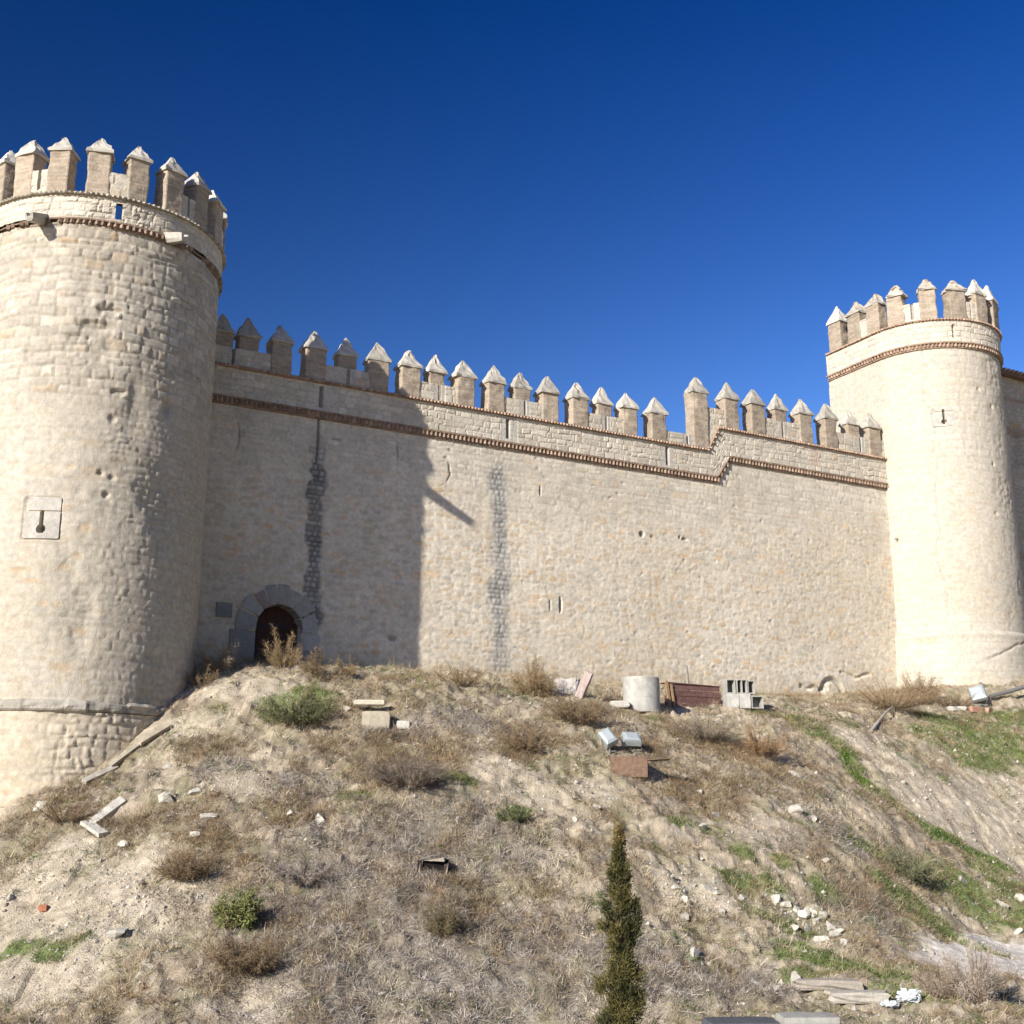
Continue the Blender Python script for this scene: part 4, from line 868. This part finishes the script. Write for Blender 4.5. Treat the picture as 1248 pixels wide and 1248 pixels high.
# red boards / sheets leaning
P, ex, ey = frame_at(845, 862, 27); root = empty('board_stack', tuple(P), 'reddish brown boarded panel lying on its side between concrete ring and blocks', 'panel')
Dm = np.linalg.norm(P)/F; Lw = 40*Dm; Hh = 26*Dm
for j in range(4):
    b = MB(); z_ = Hh*(j+.5)/4; b.box(P+Z3*z_+ey*RNG.normal(0, .01), ex*(Lw*(1-.01*j)), ey*.03, Z3*(Hh/8-.008), jit=.008); b.build('board', M_REDW, root)
b = MB(); b.box(P-ex*Lw*.93+Z3*Hh*.55-ey*.07, ex*.05+Z3*0, ey*.035, Z3*Hh*.58+ex*(-.06)); b.box(P-ex*Lw*.78+Z3*Hh*.5-ey*.08, ex*.035, ey*.03, Z3*Hh*.5-ex*.05); b.build('batten', surf_mat('weathered_wood', attr=False, color=(.33, .22, .13), rough=.85, var=.3), root)
b = MB(); b.box(P+Z3*(Hh+.02)+ey*.12, ex*(Lw*.98), ey*.18, Z3*.02, jit=.01); b.build('top_sheet', M_REDW, root)
# iron stake behind boards
P, ex, ey = frame_at(842, 862); P = P+np.array([.05, .6, 0]); P[2] = zat(np.array([P[0]]), np.array([P[1]]))[0]
b = MB(); b.tube([P, P+Z3*.9+ex*-.02, P+Z3*1.25-ex*.06], [.03, .028, .022], 6, col=(.15, .13, .11)); tag(b.build('iron_stake', M_PIPE, loc=tuple(P)), 'short dark iron stake sticking up behind the red boards', 'stake')
# hollow concrete blocks
def hollow(P, ex, ey, w, dpt, hgt, label, holes=2, closed=False):
    root = MB(); t = .035
    c = P+Z3*hgt/2
    xs = np.linspace(-w/2, w/2, holes+1)
    for x_ in xs: root.box(c+ex*x_*(1-t/w), ex*t/2*(1 if x_ in (xs[0], xs[-1]) else .8), ey*(dpt/2), Z3*(hgt/2), col=(.38, .37, .34))
    for z_ in (-1, 1): root.box(c+Z3*z_*(hgt/2-t/2), ex*(w/2-t), ey*(dpt/2-.003), Z3*(t/2), col=(.38, .37, .34))
    if closed: root.box(c-ey*(dpt/2-.012), ex*(w/2-.004), ey*.02, Z3*(hgt/2-.004), col=(.48, .47, .43), jit=.006)
    root.box(c+ey*(dpt/2-.02), ex*(w/2-t), ey*.012, Z3*(hgt/2-t), col=(.3, .3, .28))
    return tag(root.build('hollow_block', M_CONC, loc=tuple(P)), label, 'concrete block', 'hollow concrete blocks beside the red boards')
P, ex, ey = frame_at(905, 864, 8); Dm = np.linalg.norm(P)/F; u = 14*Dm
hollow(P-ex*u*1.0, ex, ey, u*1.02, .5, 17*Dm, 'bottom left concrete block of the small stack beside the red boards', 1, True)
hollow(P+ex*u*.05, ex, ey, u*.98, .5, 17*Dm, 'middle concrete block in the bottom row of the stack beside the red boards', 1, True)
hollow(P+ex*u*1.15, ex, ey, u*1.05, .45, 15*Dm, 'separate right-hand concrete block with one big dark opening at the end of the stack', 1)
hollow(P-ex*u*1.12+Z3*17.2*Dm, ex, ey, u*.8, .45, 17*Dm, 'top left concrete block of the stack, next to the end of the red boards', 1)
hollow(P-ex*u*.15+Z3*17.2*Dm, ex, ey, u*.95, .45, 17*Dm, 'top middle concrete block of the stack, with twin openings', 2)
hollow(P+ex*u*.68+Z3*17.2*Dm, ex, ey, u*.65, .4, 16*Dm, 'top right, narrower concrete block of the stack', 1)
# floodlights
def flood(px, py, wpx, hpx, yaw, tilt, label, roll=0.):
    P, ex, ey = frame_at(px, py, yaw); Dm = np.linalg.norm(P)/F; w = wpx*Dm/2; hh_ = hpx*Dm/2
    root = empty('floodlight', tuple(P), label, 'floodlight', 'floodlights aimed at the castle'); ct, st = math.cos(tilt), math.sin(tilt)
    up_ = Z3*ct+ey*st; fw_ = ey*ct-Z3*st; cr_, sr_ = math.cos(roll), math.sin(roll); e1 = ex*cr_+up_*sr_; u1 = up_*cr_-ex*sr_; c = P+Z3*(hh_+.16)
    b = MB(); v = []
    for f_, s_ in ((.12, 1.), (.0, .98), (-.07, .9), (-.11, .6)):
        v.append([c+fw_*f_+e1*w*s_*a+u1*hh_*s_*q for a, q in ((-1, -1), (0, -1), (1, -1), (1, 0), (1, 1), (0, 1), (-1, 1), (-1, 0))])
    v = np.array(v).transpose(1, 0, 2); b.grid(v, (.6, .6, .6), closed=True); b.ng.append([i*4+3 for i in range(8)]); b.build('housing', M_METAL, root)
    b = MB(); b.box(c+fw_*.125, e1*w*.92, fw_*.006, u1*hh_*.92); b.build('front_glass', M_BLACK, root)
    b = MB()
    for s_ in (-1, 1): b.box(c+e1*(w+.02)*s_-Z3*(hh_*.5+.05), e1*.01, fw_*.025, Z3*(hh_*.5+.08))
    b.box(P+Z3*.035, ex*(w+.03), ey*.03, Z3*.012); b.box(P-Z3*.05, ex*.06, ey*.06, Z3*.09); b.build('bracket', M_PIPE, root)
    return root
flood(741, 917, 16, 22, 0, .5, 'tilted white floodlight, left one of the pair standing on the rusty box', .55)
flood(770, 916, 22, 18, 10, .9, 'white floodlight lying back, right one of the pair standing on the rusty box', -.05)
flood(1193, 860, 17, 19, -25, .5, 'white floodlight with dark front at the foot of the smaller tower', .25)
# rusty box below the pair
P, ex, ey = frame_at(768, 947, 4); Dm = np.linalg.norm(P)/F; w, hh_ = 21*Dm, 12*Dm
root = empty('rusty_box', tuple(P), 'rusty brown open metal box set into the slope under two white floodlights', 'metal box')
b = MB(); b.box(P+Z3*hh_+ey*0, ex*w, ey*.015, Z3*hh_); b.box(P+Z3*hh_+ex*w+ey*.35, ex*.012, ey*.34, Z3*hh_); b.box(P+Z3*hh_-ex*w+ey*.35, ex*.012, ey*.34, Z3*hh_); b.box(P+Z3*hh_+ey*.7, ex*w, ey*.012, Z3*hh_); b.build('box_side', M_RUST, root)
b = MB(); b.box(P+Z3*(hh_*1.7)+ex*(w+.30)+ey*.1, ex*.30, ey*.2, Z3*.02+ex*0, jit=.01); b.build('hinged_lid', M_RUST, root)
# pipe by the right floodlight
P, ex, ey = frame_at(1208, 858); Q = gpt(1262, 852); b = MB(); pts = [P+Z3*.32, (P*.6+Q*.4)+Z3*.42, Q+Z3*.62, Q+(Q-P)*1.2+Z3*.75]; b.tube(pts, .085, 10); tag(b.build('pipe', M_PIPE, loc=tuple(P)), 'thick grey pipe running off to the right edge beside the right floodlight', 'pipe')
# masonry leftovers
def block(name, px, py, wpx, hpx, dep, yaw, label, col, cat='stone block', tilt=(0, 0), mat=None, lift=0, jit=.02):
    P, ex, ey = frame_at(px, py, yaw); Dm = np.linalg.norm(P)/F; w, hh_ = wpx*Dm/2, hpx*Dm/2
    ex = ex+Z3*tilt[0]; ex = ex/np.linalg.norm(ex); ey = ey+Z3*tilt[1]; ey /= np.linalg.norm(ey); uz = np.cross(ex, ey)
    # subdivided, slightly eroded block
    b = MB(); c = P+Z3*(hh_*.85+lift); n = 5; faces = []
    for ax in range(3):
        for sg in (-1, 1):
            g1, g2 = np.meshgrid(np.linspace(-1, 1, n), np.linspace(-1, 1, n), indexing='ij'); q = np.zeros((n, n, 3)); q[..., ax] = sg; q[..., (ax+1) % 3] = g1; q[..., (ax+2) % 3] = g2
            ln = np.sqrt((q**4).sum(-1))**.5; q = q/(.35*ln+.65)[..., None]
            nz_ = .5-vnoise(q[..., 0]*2.3+q[..., 2]*1.1+px, q[..., 1]*2.1+q[..., 2]*1.7+py, int(px)); q = q*(1+jit*2*nz_)[..., None]
            Pw = c+q[..., 0:1]*ex*w+q[..., 1:2]*ey*dep/2+q[..., 2:3]*uz*hh_; b.grid(Pw, np.array(col)*(.92+.16*vnoise(q[..., 0]*3, q[..., 2]*3+q[..., 1], 4))[..., None], flip=(sg < 0))
    return tag(b.build(name, mat or M_ROCK, loc=tuple(P)), label, cat)
block('stone_block', 458, 888, 34, 22, .5, 6, 'buff square-cut stone block with a flat ledge lying below the shaded wall', (.42, .37, .29))
block('stone_slab', 450, 870, 38, 6, .35, 4, 'thin pale slab laid on top of the buff stone block', (.55, .50, .40), 'slab', lift=.25)
block('stone_block', 491, 888, 15, 10, .3, 10, 'small white stone block just right of the buff block', (.55, .53, .48))
block('plaster_lump', 692, 846, 26, 20, .4, -15, 'rough white lump of plaster against the sunlit wall right of the golden shrub', (.5, .46, .42), 'rubble', jit=.25)
block('leaning_slab', 712, 850, 10, 34, .3, -15, 'thin pinkish grey slab leaning beside the white plaster lump', (.42, .34, .31), 'slab', tilt=(-.45, 0), jit=.1)
block('stone_block', 755, 862, 24, 8, .4, 0, 'low grey stone at the left foot of the concrete ring', (.5, .47, .42), jit=.15)
def plank(name, p0, p1, wd, th, label, col, cat='slab', mat=None):
    A_, B_ = gpt(*p0), gpt(*p1); ax = B_-A_; L = np.linalg.norm(ax); ax /= L; sd = np.cross(ax, [0.25, -.5, .8]); sd /= np.linalg.norm(sd); up_ = np.cross(sd, ax)
    if up_[2] < 0: up_ = -up_
    b = MB(); b.box((A_+B_)/2+up_*(th*.5+.03), ax*L/2, sd*wd/2, up_*th/2, col=col, jit=.008); return tag(b.build(name, mat or M_CONC, loc=tuple(A_)), label, cat)
plank('concrete_slab', (112, 1006), (150, 977), .22, .08, 'long white broken slab lying diagonally on the left slope, upper arm of a V shape', (.52, .49, .43))
plank('concrete_slab', (104, 1005), (126, 1020), .26, .07, 'short white broken slab, lower arm of the V shape on the left slope', (.52, .49, .43))
plank('kerb_slab', (102, 956), (140, 938), .16, .10, 'narrow white kerb slab leaning along the tower base, downhill piece', (.48, .44, .37))
plank('kerb_slab', (134, 936), (172, 908), .14, .10, 'narrow weathered grey-green kerb piece in the middle of the row beside the big tower base', (.38, .34, .26))
plank('kerb_slab', (168, 908), (205, 886), .22, .10, 'tan kerb piece highest up the slope beside the big tower', (.42, .36, .27))
# boxed drain in the brush, its hollow shown by a black block
P, ex, ey = frame_at(527, 1066, 0); Dm = np.linalg.norm(P)/F; root = empty('stone_drain', tuple(P), 'small dark square drain opening in the grey brush in the middle of the slope', 'drain')
b = MB(); b.box(P+Z3*7*Dm*.9, ex*14*Dm, ey*.05, Z3*8.5*Dm, col=(.02, .02, .02), jit=.05); b.build('opening_shade_block', M_DARK, root)  # solid black block, the shade of the opening put into its colour
b = MB(); b.box(P+Z3*17.5*Dm-ey*.05, ex*15*Dm, ey*.16, Z3*1.2*Dm, col=(.30, .26, .21), jit=.018); b.build('lintel', M_ROCK, root)
b = MB()
for s_, q_ in ((-16, 7), (15.5, 4)): b.box(P+ex*s_*Dm+Z3*q_*Dm-ey*.05, ex*2.4*Dm, ey*.12, Z3*9*Dm, col=(.25, .215, .17), jit=.03)
b.build('jamb_stone', M_ROCK, root)
# bottom edge: masonry and slabs
block('masonry_block', 985, 1262, 66, 24, .7, 2, 'weathered grey stone wall stub cut by the bottom edge', (.36, .35, .31), 'wall stub', jit=.06)
block('dark_slab', 905, 1262, 84, 18, .8, 4, 'dark grey flat slab at the bottom edge beside the wall stub', (.10, .105, .115), 'slab', jit=.02)
block('long_stone', 1046, 1221, 68, 12, .4, 3, 'long pale horizontal stone at the lower right, nearest to the white bag', (.44, .40, .34), 'stone', jit=.15)
block('long_stone', 1010, 1205, 74, 11, .4, -3, 'long grey-tan stone lying just above the pale long stone', (.34, .30, .25), 'stone', jit=.15)
rock('boulder', 968, 1200, 22, 'rounded white boulder at the left end of the long grey-tan stone', 'boulder', sc=(1, .8, .9), lift=.5)
rock('boulder', 920, 1200, 26, 'pale lumpy boulder left of the rounded white boulder', 'boulder', sc=(1, .7, .45))
rock('stone', 948, 1205, 12, 'small tan stone between the two boulders near the bottom edge', group=GS)
# crumpled plastic bag
P = gpt(1108, 1222); Dm = np.linalg.norm(P)/F; b = MB(); nu, nv = 26, 14; T, Ph = np.meshgrid(np.linspace(0, 2*PI, nu, endpoint=False), np.linspace(-1.4, 1.4, nv), indexing='ij')
rad = .75+.5*(vnoise(T*2.2+3, Ph*3, 6)-.5)+.5*(vnoise(np.cos(T)*4+9, Ph*5+np.sin(T)*4, 7)-.5)
Pw = P+np.stack([17*Dm*rad*np.cos(Ph)*np.cos(T), 9*Dm*rad*np.cos(Ph)*np.sin(T), 8*Dm*rad*np.sin(Ph)+7*Dm], -1); b.grid(Pw, (.8, .8, .8), closed=True); tag(b.build('plastic_bag', M_WHITE, loc=tuple(P)), 'crumpled white plastic bag on grass at the lower right', 'bag')
P = gpt(1085, 1227); b = MB(); Pw = P+np.stack([13*Dm*rad*np.cos(Ph)*np.cos(T), 9*Dm*rad*np.cos(Ph)*np.sin(T), 4*Dm*rad*np.sin(Ph)+3*Dm], -1); b.grid(Pw, (.8, .8, .8), closed=True); tag(b.build('plastic_sheet', M_WHITE, loc=tuple(P)), 'flat scrap of white plastic left of the crumpled bag', 'plastic scrap')
for i, (x, y, lb, cc) in enumerate(((210//4, 1110, 'small red brick fragment on the bare soil at the lower left', (.40, .17, .10)), (1190, 868, 'terracotta brick fragment under the right floodlight', (.48, .27, .19)), (1206, 870, 'second terracotta fragment, right next to the one under the floodlight', (.46, .28, .2)))):
    block('brick_fragment', x, y, [9, 18, 14][i], 7, .15, 10+20*i, lb, cc, 'brick', jit=.1)
block('white_slab', 1165, 866, 24, 5, .3, 5, 'flat whitish stone slab left of the right floodlight', (.6, .56, .5), 'slab', jit=.1)
# dry branch with root on the terrace edge
A_, B_ = gpt(1062, 893), gpt(1090, 866); b = MB(); b.tube([A_+Z3*.06, (A_+B_)/2+Z3*.2, B_+Z3*.22], [.06, .045, .02], 7, col=(.40, .37, .32)); b.tube([A_+Z3*.06, gpt(1072, 906)+Z3*.04], [.05, .03], 6, col=(.42, .38, .33)); tag(b.build('dead_branch', M_PLANT, loc=tuple(A_)), 'bleached forked dead branch on the terrace edge left of the smaller tower', 'branch')

for o in (cw, lt, rt, fw): o['kind'] = 'thing'
# ================================================================== SKY AND SUN
SUN_AZ, SUN_EL = math.radians(216.3), math.radians(23.5)
sd = Vector((math.sin(SUN_AZ)*math.cos(SUN_EL), math.cos(SUN_AZ)*math.cos(SUN_EL), math.sin(SUN_EL)))
sun = bpy.data.lights.new('sun', 'SUN'); sun.energy = 4.6; sun.angle = math.radians(.53); sun.color = (1, .935, .83)
so = bpy.data.objects.new('sun', sun); so.rotation_euler = sd.to_track_quat('Z', 'Y').to_euler(); so.location = (-20, -20, 40); COL.objects.link(so)
w = bpy.data.worlds.new('World'); scene.world = w; w.use_nodes = True; nt = w.node_tree; nd = nt.nodes; lk = nt.links
bg = nd['Background']; sk = nd.new('ShaderNodeTexSky'); sk.sky_type = 'NISHITA'; sk.sun_disc = False; sk.sun_elevation = SUN_EL; sk.sun_rotation = SUN_AZ; sk.air_density = 1.0; sk.dust_density = .2; sk.ozone_density = 3.0; sk.altitude = 600
# the clear winter sky is darkest and deepest at 90 degrees from the sun (polarised skylight)
tc = nd.new('ShaderNodeTexCoord'); nrm = nd.new('ShaderNodeVectorMath'); nrm.operation = 'NORMALIZE'; lk.new(tc.outputs['Generated'], nrm.inputs[0])
dot = nd.new('ShaderNodeVectorMath'); dot.operation = 'DOT_PRODUCT'; lk.new(nrm.outputs[0], dot.inputs[0]); dot.inputs[1].default_value = sd
sq = nd.new('ShaderNodeMath'); sq.operation = 'POWER'; ab = nd.new('ShaderNodeMath'); ab.operation = 'ABSOLUTE'; lk.new(dot.outputs['Value'], ab.inputs[0]); lk.new(ab.outputs[0], sq.inputs[0]); sq.inputs[1].default_value = 2
mr = nd.new('ShaderNodeMapRange'); mr.inputs[1].default_value = 0; mr.inputs[2].default_value = 1.0; mr.inputs[3].default_value = .60; mr.inputs[4].default_value = 1.15; lk.new(sq.outputs[0], mr.inputs[0])
sn = nd.new('ShaderNodeMapRange'); sn.inputs[1].default_value = -.1; sn.inputs[2].default_value = .6; sn.inputs[3].default_value = 1; sn.inputs[4].default_value = .8; lk.new(dot.outputs['Value'], sn.inputs[0])
ml = nd.new('ShaderNodeMath'); ml.operation = 'MULTIPLY'; lk.new(mr.outputs[0], ml.inputs[0]); lk.new(sn.outputs[0], ml.inputs[1])
hs_ = nd.new('ShaderNodeHueSaturation'); hs_.inputs['Saturation'].default_value = 1.12; hs_.inputs['Hue'].default_value = .505; lk.new(sk.outputs[0], hs_.inputs['Color']); lk.new(ml.outputs[0], hs_.inputs['Value'])
gm = nd.new('ShaderNodeGamma'); gm.inputs[1].default_value = 1.5; lk.new(hs_.outputs[0], gm.inputs[0])
sx = nd.new('ShaderNodeSeparateXYZ'); lk.new(nrm.outputs[0], sx.inputs[0]); er_ = nd.new('ShaderNodeMapRange'); er_.inputs[1].default_value = .22; er_.inputs[2].default_value = .62; lk.new(sx.outputs['Z'], er_.inputs[0])
tn = nd.new('ShaderNodeMix'); tn.data_type = 'RGBA'; tn.inputs['A'].default_value = (1.05, .80, .70, 1); tn.inputs['B'].default_value = (.06, .54, .80, 1); lk.new(er_.outputs[0], tn.inputs['Factor'])
mu = nd.new('ShaderNodeMix'); mu.data_type = 'RGBA'; mu.blend_type = 'MULTIPLY'; mu.inputs['Factor'].default_value = 1; lk.new(gm.outputs[0], mu.inputs['A']); lk.new(tn.outputs['Result'], mu.inputs['B']); lk.new(mu.outputs['Result'], bg.inputs['Color']); bg.inputs['Strength'].default_value = .076

cam = bpy.data.cameras.new('camera'); cam.sensor_width = 36; cam.lens = 36*F/1248; cam.clip_end = 3000; cam.clip_start = .1
co = bpy.data.objects.new('camera', cam); co.location = (0, 0, 0); co.rotation_euler = (PI/2+PITCH, 0, 0); COL.objects.link(co); scene.camera = co
scene.view_settings.view_transform = 'Standard'; scene.view_settings.look = 'None'; scene.view_settings.exposure = 0.68; scene.view_settings.gamma = 1
scene.render.engine = 'CYCLES'
